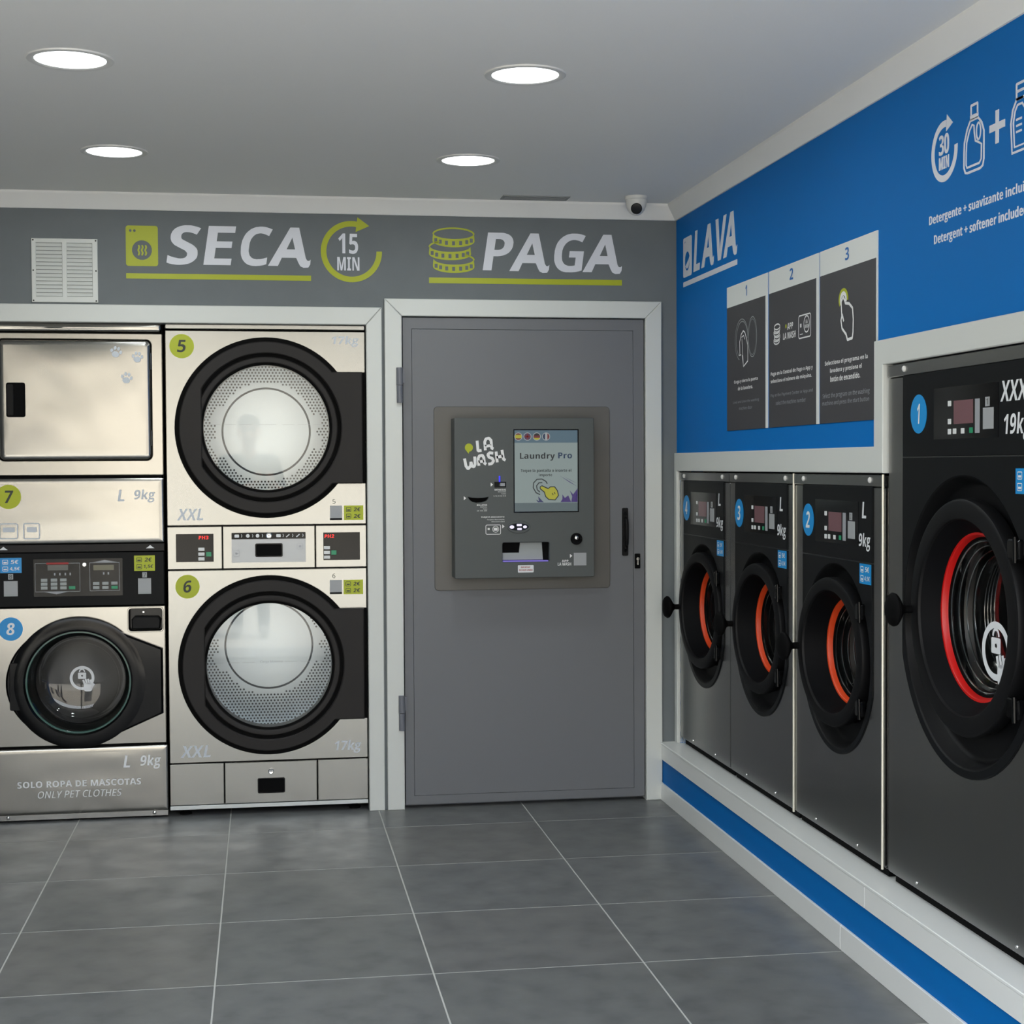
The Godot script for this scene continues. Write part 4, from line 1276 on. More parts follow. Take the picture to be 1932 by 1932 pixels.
func stacked_dryer() -> void:
	var b := Vector3(0.015, 0.0, 0.0)
	var o := thing("stacked_dryer", "tall brushed steel stacked tumble dryer with round doors 5 and 6", "dryer", Vector3(0.015, 0.0, ZF))
	var x0 := -0.386
	var x1 := 0.4135
	var g := away(b)
	hollow(g, x0, 0.03, x1, 1.987, -0.004, -0.92)
	for y in [1.0, 1.175, 0.213]:
		g.box(Vector3(x0 + 0.01, y - 0.004, -0.05), Vector3(x1 - 0.01, y + 0.004, -0.006))
	add("cabinet", g, M.black_matt, o)
	g = away(b)
	g.box(Vector3(x0, 1.969, -0.03), Vector3(x1, 1.989, 0.002), 0.004)
	add("top_cap", g, M.steel, o)
	for q in [["upper_front", 1.1785, 1.9635, 1.572, 0.0135], ["lower_front", 0.2165, 0.9975, 0.608, 0.0165]]:
		g = away(b)
		g.plate(Geo.rrect(x0, q[1], x1, q[2], 0.003, 2), [Geo.circle(q[4], q[3], 0.29, 72)], -0.012, 0.0, 0.0025)
		add(q[0] + "_panel", g, M.steel, o, "brushed steel front panel")
	for q in [[x0, -0.1695, "control_panel"], [-0.1655, 0.2035, "control_panel"], [0.2075, x1, "control_panel"]]:
		g = away(b)
		g.plate(Geo.rrect(q[0], 1.0025, q[1], 1.1735, 0.002, 2), [], -0.012, 0.0, 0.002)
		add(q[2], g, M.steel, o)
	for q in [[x0, -0.171], [-0.167, 0.2045], [0.2085, x1]]:
		g = away(b)
		g.plate(Geo.rrect(q[0], 0.0445, q[1], 0.2115, 0.002, 2), [], -0.012, 0.0, 0.002)
		add("kick_panel", g, M.steel, o)
	g = away(b)
	g.box(Vector3(x0, 0.0265, -0.03), Vector3(x1, 0.0425, 0.003), 0.002)
	add("base_strip", g, M.aluminium_strip, o, "pale metal base strip")
	for q in [[-0.327, -0.05], [0.361, -0.05], [-0.327, -0.85], [0.361, -0.85]]:
		g = away(b)
		g.xf = g.xf * Transform3D(Basis(Vector3(1, 0, 0), Vector3(0, 0, -1), Vector3(0, 1, 0)), Vector3(q[0], 0, q[1]))
		g.lathe([Vector2(0.0, 0.0), Vector2(0.024, 0.0), Vector2(0.024, 0.008), Vector2(0.012, 0.014), Vector2(0.009, 0.031)], Vector3.ZERO, 20)
		add("foot", g, M.black_matt, o, "black levelling foot")
	dryer_door(o, b, 0.0135, 1.572, "")
	dryer_door(o, b, 0.0165, 0.608, "Carga Máxima")
	# controls
	for k in 2:
		var xa: float = [-0.352, 0.238][k]
		g = away(b)
		g.plate(Geo.rect(xa, 1.0315, xa + 0.149, 1.1445), [], 0.0, 0.0012, 0.0004)
		var c := add("control_display", g, M.black_gloss, o, "black control display with red digits")
		var xd: float = [-0.262, 0.243][k]
		g = away(b)
		g.text("PH3" if k == 0 else "PH2", bold, xd, 1.1225, xd + 0.04, 1.1365, 0.0018, -9.0, 0.1, 4.0)
		add("digits", g, M.red_digits, c, "glowing red digits", 0.0)
		for j in 3:
			var y := 1.0435 + 0.0195 * j
			var xb: float = [-0.264, 0.24][k]
			g = away(b)
			g.box(Vector3(xb, y - 0.0065, 0.001), Vector3(xb + 0.025, y + 0.0065, 0.0028), 0.001)
			add("button", g, M.button_white, c, "white key")
		var xg: float = [-0.233, 0.27][k]
		g = away(b)
		g.box(Vector3(xg, 1.053, 0.001), Vector3(xg + 0.021, 1.0715, 0.0028), 0.001)
		add("button", g, M.button_green, c, "green start key")
	g = away(b)
	g.plate(Geo.rect(-0.131, 1.0265, 0.1665, 1.1475), [], 0.0, 0.001, 0.0003)
	var pl := add("instruction_plate", g, M.silver_plate, o, "silver instruction plate with a black icon strip")
	g = away(b)
	g.box(Vector3(-0.131, 1.121, 0.001), Vector3(0.1665, 1.1475, 0.0016))
	add("icon_strip", g, M.black_gloss, pl)
	for k in 6:
		g = away(b)
		var x: float = [-0.11, -0.066, -0.027, 0.057, 0.095, 0.136][k]
		if k in [0, 3]:
			g.plate(Geo.rrect(x - 0.009, 1.128, x + 0.009, 1.14, 0.002, 2), [], 0.002, 0.002)
		elif k in [1, 2]:
			g.plate(Geo.circle(x, 1.1345, 0.0075, 12), [], 0.002, 0.002)
		else:
			g.stroke([Vector2(x - 0.007, 1.128), Vector2(x + 0.006, 1.139)], 0.004, 0.002, 0.002)
		g.stroke([Vector2(x + 0.018, 1.1285), Vector2(x + 0.021, 1.1345), Vector2(x + 0.018, 1.1405)], 0.0022, 0.002, 0.002)
		add("strip_icon", g, M.label_white, pl, "", 0.0)
	for q in [[0.018, 1.1345, 0.001, 0.0125], [0.018, 0.173, 0.0, 0.0115]]:
		g = away(b)
		g.lathe([Vector2(q[3], q[2]), Vector2(q[3], q[2] + 0.004), Vector2(q[3] - 0.002, q[2] + 0.0055), Vector2(q[3] - 0.006, q[2] + 0.0045), Vector2(0.0, q[2] + 0.0045)], Vector3(q[0], q[1], 0), 28)
		var lk := add("key_lock", g, M.chrome, o, "round chrome key lock")
		g = away(b)
		g.box(Vector3(q[0] - 0.004, q[1] - 0.0012, q[2] + 0.0045), Vector3(q[0] + 0.004, q[1] + 0.0012, q[2] + 0.0052))
		add("keyway", g, M.black_matt, lk)
	for q in [[-0.037, 1.048, 0.0735, 1.103], [-0.036, 0.083, 0.0745, 0.1455]]:
		g = away(b)
		g.plate(Geo.rrect(q[0], q[1], q[2], q[3], 0.006, 3), [Geo.rrect(q[0] + 0.005, q[1] + 0.005, q[2] - 0.005, q[3] - 0.005, 0.004, 3)], 0.0, 0.0035, 0.001)
		var gr := add("grip_recess", g, M.black_gloss, o, "black recessed drawer grip")
		g = away(b)
		g.plate(Geo.rect(q[0] + 0.004, q[1] + 0.004, q[2] - 0.004, q[3] - 0.004), [], 0.0, 0.0012)
		add("recess_floor", g, M.black_matt, gr)
	for q in [[-0.112, 1.063], [0.143, 1.09]]:
		g = away(b)
		g.stroke(Array(Geo.rrect(q[0] - 0.011, q[1] - 0.012, q[0] + 0.011, q[1] + 0.012, 0.002, 2)), 0.0015, 0.0014, 0.0014, true)
		g.plate(Geo.circle(q[0], q[1], 0.005, 12), [], 0.0014, 0.0014)
		add("selector_print", g, M.dim_print, pl, "", 0.0)
	# badges, stickers, lettering
	badge(o, b, Vector2(-0.3205, 1.9), 0.0485, "5", M.lime_badge, M.ink, 0.0)
	badge(o, b, Vector2(-0.308, 0.932), 0.048, "6", M.lime_badge, M.ink, 0.0)
	price(o, b, 0.323, 1.195, 0.402, 1.254, M.lime_badge, M.ink, "2€", "2€", 0.0)
	price(o, b, 0.319, 0.89, 0.3985, 0.9495, M.lime_badge, M.ink, "2€", "2€", 0.0)
	code_sticker(o, b, 0.266, 1.195, 0.3155, 1.254, "5", 0.0, M.ink, [])
	code_sticker(o, b, 0.263, 0.8915, 0.3125, 0.9495, "6", 0.0, M.ink, [])
	printed(o, b, "17kg", 0.274, 1.902, 0.39, 1.9455, 0.0006, 0.15, M.pale_blue_print)
	printed(o, b, "XXL", -0.347, 1.2, -0.235, 1.247, 0.0006, 0.2, M.pale_blue_print)
	printed(o, b, "XXL", -0.343, 0.2385, -0.215, 0.287, 0.0006, 0.2, M.pale_blue_print)
	printed(o, b, "17kg", 0.272, 0.236, 0.388, 0.29, 0.0006, 0.15, M.pale_blue_print)

func pillow(g: Geo, x0: float, y0: float, x1: float, y1: float, r: float, z0: float, edge: float, top: float, wave := 0.0014) -> void:   # a pressed sheet with a softly rounded rim
	var prev := Geo.rrect(x0, y0, x1, y1, r, 4)
	g.band(g.loop3(prev, z0), g.loop3(prev, edge))
	var zs := edge
	var deep := minf(0.02, (y1 - y0) * 0.3)
	for k in range(1, 6):
		var u := k / 5.0
		var i := deep * (1 - cos(u * PI / 2))
		var q := Geo.rrect(x0 + i, y0 + i, x1 - i, y1 - i, maxf(r - i * 0.5, 0.002), 4)
		var z := lerpf(edge, top, sin(u * PI / 2))
		g.band(g.loop3(prev, zs), g.loop3(q, z))
		prev = q
		zs = z
	var i := deep
	sheet(g, x0 + i, y0 + i, x1 - i, y1 - i, top, wave)

# a sheet-metal face with the gentle unevenness of thin steel, level at its rim
func sheet(g: Geo, x0: float, y0: float, x1: float, y1: float, z: float, wave: float) -> void:
	var nx := 40
	var ny := maxi(4, int(40 * (y1 - y0) / (x1 - x0)))
	var f := func(i: int, j: int) -> Vector3:
		var u := float(i) / nx
		var w := float(j) / ny
		var rim := pow(16.0 * u * (1 - u) * w * (1 - w), 0.6)
		var bow := 1.0 + 0.35 * sin(5.1 * u + 7.0 * w + 9.0 * z * 100.0) + 0.3 * sin(11.0 * w - 4.0 * u) + 0.12 * sin(17.0 * u + 9.0 * w)
		return Vector3(lerpf(x0, x1, u), lerpf(y0, y1, w), z + wave * rim * bow)
	for i in nx:
		for j in ny:
			g.quad(f.call(i, j), f.call(i + 1, j), f.call(i + 1, j + 1), f.call(i, j + 1))

func paw(g: Geo, c: Vector2, s: float, z: float, turn: float) -> void:
	var r := Transform2D(turn, c)
	var pad := Geo.circle(0, -0.006 * s, 0.011 * s, 16, 0.009 * s)
	g.plate(r * pad, [], z, z)
	for k in 4:
		var t: Vector2 = [Vector2(-0.013, 0.003), Vector2(-0.005, 0.012), Vector2(0.005, 0.012), Vector2(0.013, 0.003)][k]
		g.plate(r * Geo.circle(t.x * s, t.y * s, 0.0042 * s, 12, 0.0058 * s), [], z, z)

func washer_dryer() -> void:
	var b := Vector3(-0.737, 0.0, 0.0)
	var o := thing("stacked_washer_dryer", "polished steel stacked washer and dryer with number 7 and 8 badges for pet clothes", "washer dryer", Vector3(-0.737, 0.0, ZF))
	var x0 := -1.077
	var x1 := -0.3975
	var g := away(b)
	hollow(g, x0, 0.008, x1, 1.985, -0.012, -0.92)
	g.box(Vector3(x0, 0.009, -0.06), Vector3(x1, 0.03, -0.004))
	for y in [1.378, 1.953, 0.298]:
		g.box(Vector3(x0 + 0.01, y - 0.008, -0.05), Vector3(x1 - 0.01, y + 0.008, -0.012))
	g.box(Vector3(x0 + 0.03, 1.42, -0.05), Vector3(x1 - 0.03, 1.94, -0.016))
	add("cabinet", g, M.black_matt, o)
	g = away(b)
	pillow(g, x0, 1.9555, x1 - 0.004, 1.9915, 0.01, -0.03, -0.004, 0.004)
	add("top_cap", g, M.wavy_steel, o)
	g = away(b)
	g.plate(Geo.rrect(x0, 1.3835, x1, 1.9495, 0.004, 2), [Geo.rrect(-1.0345, 1.4425, -0.4405, 1.9245, 0.022, 5)], -0.015, 0.0, 0.003)
	add("dryer_front", g, M.wavy_steel, o)
	g = away(b)
	pillow(g, -1.0305, 1.4465, -0.4445, 1.9205, 0.019, -0.012, -0.002, 0.006, 0.0025)
	var d := add("dryer_door", g, M.wavy_steel, o, "rectangular steel dryer door with a black grip")
	g = away(b)
	g.plate(Geo.rrect(-1.002, 1.615, -0.9285, 1.752, 0.009, 4), [Geo.rrect(-0.97, 1.623, -0.935, 1.744, 0.006, 4)], 0.004, 0.0095, 0.0015)
	g.plate(Geo.rect(-0.972, 1.62, -0.932, 1.747), [], 0.004, 0.0082)
	add("grip_recess", g, M.black_matt, d, "black recessed door grip")
	g = away(b)
	g.plate(Geo.rrect(-0.998, 1.622, -0.974, 1.745, 0.006, 3), [], 0.0092, 0.012, 0.001)
	add("grip_lip", g, M.black_plastic, d)
	for y in [[1.806, 1.872], [1.501, 1.562]]:
		g = away(b)
		g.tube([Vector3(-0.4425, y[0], 0.002), Vector3(-0.4425, y[1], 0.002)], 0.0022, 8)
		add("hinge", g, M.dark_steel, d)
	g = away(b)
	pillow(g, x0, 1.1115, x1, 1.372, 0.006, -0.012, -0.002, 0.003)
	add("middle_panel", g, M.wavy_steel, o, "polished steel middle panel")
	g = away(b)
	g.box(Vector3(x0, 1.0785, -0.02), Vector3(x1, 1.1085, 0.004), 0.002)
	add("dark_rail", g, M.door_grey, o, "dark rail with white arrows")
	g = away(b)
	for x in [-0.453, -1.021]:
		g.plate(pts([x - 0.017, 1.0895, x + 0.017, 1.0895, x + 0.012, 1.0925, x, 1.1025, x - 0.012, 1.0925]), [], 0.0044, 0.0048)
	add("arrow_mark", g, M.label_white, o, "white arrow marks", 0.0)
	# control panel
	g = away(b)
	g.plate(Geo.rect(x0, 0.8625, x1 - 0.002, 1.0765), [], -0.02, 0.0, 0.002)
	var cp := add("control_panel", g, M.fascia_black, o, "black control panel with two keypads")
	g = away(b)
	g.plate(Geo.rrect(-0.908, 0.901, -0.562, 1.052, 0.003, 2), [], 0.0, 0.0012, 0.0006)
	add("keypad_field", g, M.black_gloss, cp)
	g = away(b)
	for q in [[-0.901, 0.921, -0.729, 1.034], [-0.69, 0.922, -0.575, 1.034]]:
		g.stroke(Array(Geo.rect(q[0], q[1], q[2], q[3])), 0.0022, 0.0018, 0.0018, true)
	g.plate(pts([-0.866, 0.92, -0.776, 0.92, -0.82, 0.9105]), [], 0.0018, 0.0018)
	g.plate(pts([-0.679, 1.036, -0.582, 1.036, -0.632, 1.0445]), [], 0.0018, 0.0018)
	for x in [-0.826, -0.806, -0.785, -0.766]:
		g.plate(Geo.rect(x - 0.0028, 0.9855, x + 0.0028, 0.9955), [], 0.0018, 0.0018)
	for x in [-0.636, -0.618]:
		g.plate(Geo.rect(x - 0.003, 0.9865, x + 0.003, 0.9955), [], 0.0018, 0.0018)
	add("keypad_print", g, M.dim_print, cp, "grey printed frames", 0.0)
	g = away(b)
	g.plate(Geo.rect(-0.858, 1.0295, -0.772, 1.037), [], 0.002, 0.002)
	add("brand_bar", g, M.red_print, cp, "dark red bar", 0.0)
	for q in [[-0.853, 1.006, -0.774, 1.027, "lcd_grey"], [-0.676, 1.004, -0.596, 1.025, "lcd_olive"]]:
		g = away(b)
		g.box(Vector3(q[0], q[1], 0.0012), Vector3(q[2], q[3], 0.0022))
		add("display", g, M[q[4]], cp)
	for q in [[-0.867, 0.967], [-0.829, 0.967], [-0.793, 0.967], [-0.867, 0.9515], [-0.829, 0.9515], [-0.793, 0.9515], [-0.867, 0.936], [-0.829, 0.936], [-0.793, 0.936], [-0.666, 0.951], [-0.63, 0.951], [-0.595, 0.951], [-0.666, 0.9345], [-0.63, 0.9345]]:
		g = away(b)
		g.box(Vector3(q[0] - 0.0125, q[1] - 0.0062, 0.0012), Vector3(q[0] + 0.0125, q[1] + 0.0062, 0.003), 0.001)
		add("key", g, M.label_grey, cp)
	for q in [[-0.7595, 0.936], [-0.5945, 0.9345]]:
		g = away(b)
		g.box(Vector3(q[0] - 0.0125, q[1] - 0.0062, 0.0012), Vector3(q[0] + 0.0125, q[1] + 0.0062, 0.003), 0.001)
		add("key", g, M.button_green, cp, "green start key")
	g = away(b)
	g.lathe([Vector2(0.0095, 0.0), Vector2(0.0095, 0.004), Vector2(0.007, 0.006), Vector2(0.0, 0.006)], Vector3(-0.7105, 1.0275, 0), 24)
	add("key_lock", g, M.chrome, cp, "round chrome key lock")
	price(o, b, -1.035, 0.998, -0.953, 1.058, M.cyan_badge, M.label_white, "5€", "4,5€", 0.0)
	price(o, b, -0.517, 0.999, -0.4355, 1.0605, M.lime_badge, M.ink, "2€", "1,5€", 0.0)
	code_sticker(o, b, -1.022, 0.905, -0.969, 0.9655, "8", 0.0, M.label_white, [-1.005, 0.972, -0.986, 0.994])
	code_sticker(o, b, -0.5025, 0.906, -0.4515, 0.969, "7", 0.0, M.label_white, [-0.4855, 0.972, -0.4675, 0.993])
	# washer front with its wide black door
	var c := Vector2(-0.738, 0.5575)
	var shape := Geo.union(Geo.circle(c.x, c.y, 0.28, 96, 0.2425), pts([c.x, c.y - 0.241, -0.665, 0.3235, -0.572, 0.3535, -0.4075, 0.425, -0.4075, 0.687, -0.585, 0.7605, -0.665, 0.7915, c.x, c.y + 0.241]))
	g = away(b)
	g.plate(Geo.rrect(x0, 0.3025, x1, 0.858, 0.004, 2), [Geo.inset(Geo.ccw(shape), 0.004), Geo.rrect(-0.542, 0.756, -0.4075, 0.849, 0.012, 4)], -0.02, 0.0, 0.003)
	add("washer_front", g, M.wavy_steel, o)
	g = away(b)
	g.plate(shape, [Geo.circle(c.x, c.y, 0.206, 72)], -0.018, 0.022, 0.008)
	var wd := add("washer_door", g, M.black_gloss, o, "wide glossy black washer door with round glass")
	g = away(b)
	g.lathe([Vector2(0.262, 0.0222), Vector2(0.24, 0.027), Vector2(0.212, 0.026), Vector2(0.206, 0.02), Vector2(0.204, 0.0)], Vector3(c.x, c.y, 0), 72)
	add("door_dish", g, M.black_gloss, wd)
	g = away(b)
	g.plate(Geo.rrect(-1.002, 0.452, -0.952, 0.642, 0.008, 4), [], 0.0222, 0.0255, 0.002)
	add("door_grip", g, M.black_gloss, wd)
	g = away(b)
	g.lathe([Vector2(0.206, 0.012), Vector2(0.2045, 0.0165), Vector2(0.199, 0.0165), Vector2(0.197, 0.012)], Vector3(c.x, c.y, 0), 72)
	add("glass_rim", g, M.teal_edge, wd, "greenish glass rim")
	g = away(b)
	var bowl := [Vector2(0.202, 0.012), Vector2(0.192, 0.002), Vector2(0.172, -0.022), Vector2(0.156, -0.046), Vector2(0.146, -0.056), Vector2(0.128, -0.064), Vector2(0.1, -0.07), Vector2(0.05, -0.074), Vector2(0.0, -0.075)]
	g.lathe(bowl, Vector3(c.x, c.y, 0), 72)
	add("glass_bowl", g, M.bowl_glass, wd, "dished round glass")
	g = away(b)
	pad_lock_hand(g, Vector2(-0.7335, 0.564), 1.0, -0.071)
	add("door_sticker", g, M.label_white, wd, "round white sticker with a padlock and a hand", 0.0)
	g = away(b)
	g.lathe([Vector2(0.183, -0.1), Vector2(0.24, -0.11), Vector2(0.24, -0.42), Vector2(0.0, -0.42)], Vector3(c.x, c.y, 0), 64)
	add("drum", g, M.drum_grey_steel, o, "dark steel drum")
	g = away(b)
	g.lathe([Vector2(0.2045, -0.002), Vector2(0.2, -0.03), Vector2(0.182, -0.055), Vector2(0.176, -0.07), Vector2(0.184, -0.1)], Vector3(c.x, c.y, 0), 64)
	add("door_gasket", g, M.rubber_black, o, "black rubber gasket")
	# detergent drawer
	g = away(b)
	g.plate(Geo.rrect(-0.546, 0.752, -0.4035, 0.853, 0.014, 4), [Geo.rrect(-0.5405, 0.7575, -0.409, 0.8475, 0.011, 4)], 0.0, 0.004, 0.0015)
	var dr := add("soap_drawer", g, M.wavy_steel, o, "recessed black detergent drawer")
	g = away(b)
	g.box(Vector3(-0.545, 0.753, -0.05), Vector3(-0.404, 0.852, -0.045))
	add("drawer_back", g, M.black_gloss, dr)
	g = away(b)
	g.plate(pts([-0.53, 0.763, -0.42, 0.763, -0.416, 0.8, -0.428, 0.812, -0.52, 0.814, -0.531, 0.802]), [], -0.044, -0.012, 0.004)
	add("drawer_grip", g, M.black_plastic, dr)
	g = away(b)
	g.box(Vector3(-0.488, 0.827, -0.044), Vector3(-0.482, 0.833, -0.03))
	add("drawer_latch", g, M.chrome, dr)
	# lower panel
	g = away(b)
	pillow(g, x0, 0.0315, x1 + 0.004, 0.2935, 0.004, -0.012, 0.0, 0.004)
	add("lower_panel", g, M.wavy_steel, o, "polished steel lower panel with white pet clothes notice")
	g = away(b)
	g.box(Vector3(x0, 0.0075, -0.03), Vector3(x1 + 0.004, 0.0305, 0.0), 0.002)
	add("kick_rail", g, M.dark_steel, o)
	for x in [-1.018, -0.448]:
		g = away(b)
		g.lathe([Vector2(0.008, 0.0), Vector2(0.007, 0.004), Vector2(0.004, 0.006), Vector2(0.0, 0.0065)], Vector3(x, 0.0205, 0), 16)
		add("screw", g, M.chrome, o)
	printed(o, b, "L", -0.568, 0.2085, -0.535, 0.2575, 0.0076, 0.15, M.label_white)
	printed(o, b, "9kg", -0.505, 0.2, -0.419, 0.2575, 0.0076, 0.12, M.label_white)
	printed(o, b, "SOLO ROPA DE MASCOTAS", -0.98, 0.1385, -0.5, 0.1645, 0.0076, 0.0, M.label_white)
	printed(o, b, "ONLY PET CLOTHES", -0.904, 0.096, -0.574, 0.1235, 0.0076, 0.2, M.label_white, plain_font)
	printed(o, b, "L", -0.578, 1.279, -0.546, 1.3255, 0.0066, 0.15, M.pale_blue_print)
	printed(o, b, "9kg", -0.517, 1.2735, -0.43, 1.3255, 0.0066, 0.12, M.pale_blue_print)
	for q in [[-1.034, 1.134, -0.966, 1.193], [-0.942, 1.133, -0.882, 1.1935]]:
		g = away(b)
		g.stroke(Array(Geo.rrect(q[0], q[1], q[2], q[3], 0.006, 3)), 0.005, 0.0064, 0.0064, true)
		g.plate(Geo.rrect(q[0] + 0.012, q[1] + 0.026, q[2] - 0.01, q[3] - 0.014, 0.003, 2), [], 0.0064, 0.0064)
		add("care_icon", g, M.pale_blue_print, o, "pale printed icon", 0.0)
	for q in [[-0.577, 1.873, 1.35, -0.25], [-0.494, 1.853, 1.3, -0.1], [-0.537, 1.77, 1.35, -0.2]]:
		g = away(b)
		paw(g, Vector2(q[0], q[1]), q[2], 0.0115, q[3])
		add("paw_print", g, M.pale_blue_print, o, "pale blue paw print", 0.0)
	badge(o, b, Vector2(-0.9985, 1.3), 0.048, "7", M.lime_badge, M.ink, 0.0058)
	badge(o, b, Vector2(-0.998, 0.775), 0.0465, "8", M.cyan_badge, M.label_white, 0.0)

# dark washer on the right wall; heights are world heights, x runs along the wall
func washer(label: String, zc: float, x0: float, x1: float, pw: float, top: float, yc: float, R: float, Rs: float, n: String, size_a: String, size_b: String, ring: Material, open_deg: float, gasket_depth: float, strip := false) -> void:
	var y0 := 0.268
	var b := Vector3(0, 0.2435, 0.0)
	var o := thing("washing_machine", label, "washing machine", SIDE * Vector3(zc, 0.2435, 0.0), -PI / 2, "dark washers along the blue wall")
	var up := top - 1.383              # the big washer carries the same controls higher up
	var g := away(b)
	hollow(g, x0, y0, x1, top - 0.003, -0.012, -0.72)
	add("cabinet", g, M.dark_steel, o)
	g = away(b)
	g.box(Vector3(x0 + 0.01, 0.244, -0.6), Vector3(x1 - 0.01, y0, -0.02))
	add("base", g, M.black_matt, o, "black base under the cabinet")
	var Rr := minf(Rs - 0.022, pw - 0.012)
	var yr := yc - 0.012
	g = away(b)
	g.plate(Geo.rrect(x0 + 0.0015, y0 + 0.004, x1 - 0.0015, top - 0.0345, 0.007, 3), [Geo.circle(0, yr, Rr - 0.002, 72)], -0.012, 0.0, 0.0035)
	add("front_panel", g, M.dark_steel, o, "dark brushed steel front")
	g = away(b)
	g.box(Vector3(x0 + 0.0005, top - 0.034, -0.03), Vector3(x1 - 0.0005, top, 0.004), 0.003)
	var bar := add("top_bar", g, M.dark_steel, o, "steel top bar with two bright bolts")
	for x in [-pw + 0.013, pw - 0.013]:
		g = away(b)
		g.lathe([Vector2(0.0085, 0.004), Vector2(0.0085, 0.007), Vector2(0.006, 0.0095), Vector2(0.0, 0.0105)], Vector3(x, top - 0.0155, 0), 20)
		add("bolt", g, M.camera_white, bar, "bolt cap with its glint painted white")  # white colour stands in for the specular glint on the bolt
	for x in [x0 + 0.2, x1 - 0.2]:
		g = away(b)
		g.lathe([Vector2(0.005, 0.0), Vector2(0.004, 0.003), Vector2(0.0, 0.004)], Vector3(x, y0 + 0.022, 0), 12)
		add("screw", g, M.chrome, o)
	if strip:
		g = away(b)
		g.tube([Vector3(x1 - 0.003, y0, 0.003), Vector3(x1 - 0.003, top + 0.001, 0.003)], 0.0037, 12)  # added strip that draws the bright highlight line on the cabinet edge
		add("edge_glint", g, M.edge_glint_cream, o, "added cream strip standing in for the highlight along the steel edge")
	var split := 1.128 + up
	# black fascia and shield
	g = away(b)
	g.plate(Geo.rect(-pw, split + 0.001, pw, top - 0.0345), [], 0.0, 0.004, 0.0015)
	var fa := add("control_fascia", g, M.fascia_black, o, "black control fascia")
	var lower := Geo.common(Geo.circle(0, yc, Rs, 96), Geo.rect(-pw, yc - Rs - 0.1, pw, yc + 0.02))
	var shield := Geo.union(lower, Geo.rect(-pw, yc - 0.001, pw, split - 0.001))
	g = away(b)
	g.plate(shield, [Geo.circle(0, yr, Rr, 72)], 0.0, 0.004, 0.0015)
	add("door_surround", g, M.fascia_black, o, "black surround tapering below the door")
	g = away(b)
	g.lathe([Vector2(Rr + 0.0005, 0.0035), Vector2(Rr - 0.004, 0.0), Vector2(Rr - 0.016, -0.034), Vector2(Rr - 0.03, -0.044), Vector2(R * 0.9, -0.046), Vector2(R * 0.86, -0.06), Vector2(R * 0.86, -0.12)], Vector3(0, yr, 0), 72)
	add("door_well", g, M.black_plastic, o, "black recessed door well")
	# controls
	var y := up
	g = away(b)
	g.plate(Geo.rect(-0.175, 1.1725 + y, 0.19, 1.304 + y), [], 0.004, 0.0048, 0.0003)
	var kp_ := add("control_panel", g, M.black_gloss, o, "glossy black control panel with a small display")
	g = away(b)
	g.box(Vector3(-0.053, 1.2095 + y, 0.0048), Vector3(0.055, 1.268 + y, 0.0058))
	add("display", g, M.lcd_pink, kp_, "dull pink display", 0.0)
	g = away(b)
	g.box(Vector3(0.066, 1.1845 + y, 0.0048), Vector3(0.091, 1.268 + y, 0.0054))
	add("menu_strip", g, M.dim_print, kp_, "", 0.0)
	for q in [[-0.078, 1.262], [-0.078, 1.2165], [-0.078, 1.191], [-0.048, 1.1915], [-0.002, 1.1915], [0.045, 1.192]]:
		g = away(b)
		g.box(Vector3(q[0] - 0.0095, q[1] - 0.0068 + y, 0.0048), Vector3(q[0] + 0.0095, q[1] + 0.0068 + y, 0.0062), 0.0008)
		add("button", g, M.button_green if q[0] > 0.02 else M.button_white, kp_)
	g = away(b)
	g.box(Vector3(0.121, 1.2475 + y, 0.0048), Vector3(0.144, 1.27 + y, 0.0054))
	g.box(Vector3(0.109, 1.193 + y, 0.0048), Vector3(0.165, 1.2445 + y, 0.0054))
	var st := add("code_sticker", g, M.code_grey, o, "square pale sticker", 0.0)
	g = away(b)
	g.text(n, plain_font, 0.1285, 1.2515 + y, 0.1365, 1.266 + y, 0.006)
	add("sticker_number", g, M.ink, st, "", 0.0)
	var big := size_a.length() > 1
	if big:
		printed(o, b, size_a, 0.199, 1.2555 + y, 0.37, 1.3045 + y, 0.0048, 0.15, M.label_white)
		printed(o, b, size_b, 0.212, 1.163 + y, 0.35, 1.228 + y, 0.0048, 0.12, M.label_white)
	else:
		printed(o, b, size_a, 0.219, 1.2565, 0.257, 1.304, 0.0048, 0.12, M.label_white)
		printed(o, b, size_b, 0.192, 1.162, 0.285, 1.2135, 0.0048, 0.1, M.label_white)
	var bx := -0.239 if not big else -0.271
	badge(o, b, Vector2(bx, 1.237 + (y + 0.005 if big else 0.0)), 0.0515, n, M.cyan_badge, M.label_white, 0.004, 0.1)
	var px := 0.201 if not big else 0.277
	price(o, b, px, 1.066 + (y - 0.026 if big else 0.0), px + 0.088, 1.1245 + (y - 0.026 if big else 0.0), M.cyan_badge, M.label_white, "5€" if not big else "9€", "4,5€" if not big else "8€", 0.004)
	# door, hung on its near side and standing a little open
	var d := MeshInstance3D.new()
	d.name = "door"
	var Rh := R * 0.822
	var Rg := R * 0.68
	var dg := geo()
	dg.lathe([Vector2(R - 0.02, -0.042), Vector2(R - 0.004, -0.036), Vector2(R, -0.024), Vector2(R, -0.006), Vector2(R - 0.003, 0.001), Vector2(R - 0.011, 0.005), Vector2(Rh + 0.01, 0.0055), Vector2(Rh + 0.002, 0.003), Vector2(Rh - 0.001, -0.003)], Vector3.ZERO, 96)
	var dm := dg.mesh()
	dm.surface_set_material(0, M.black_plastic)
	d.mesh = dm
	d.set_meta("label", "black ring door standing slightly open")
	var hinge := Transform3D(Basis(Vector3.UP, deg_to_rad(open_deg)), Vector3(R, yc - b.y, 0.004))
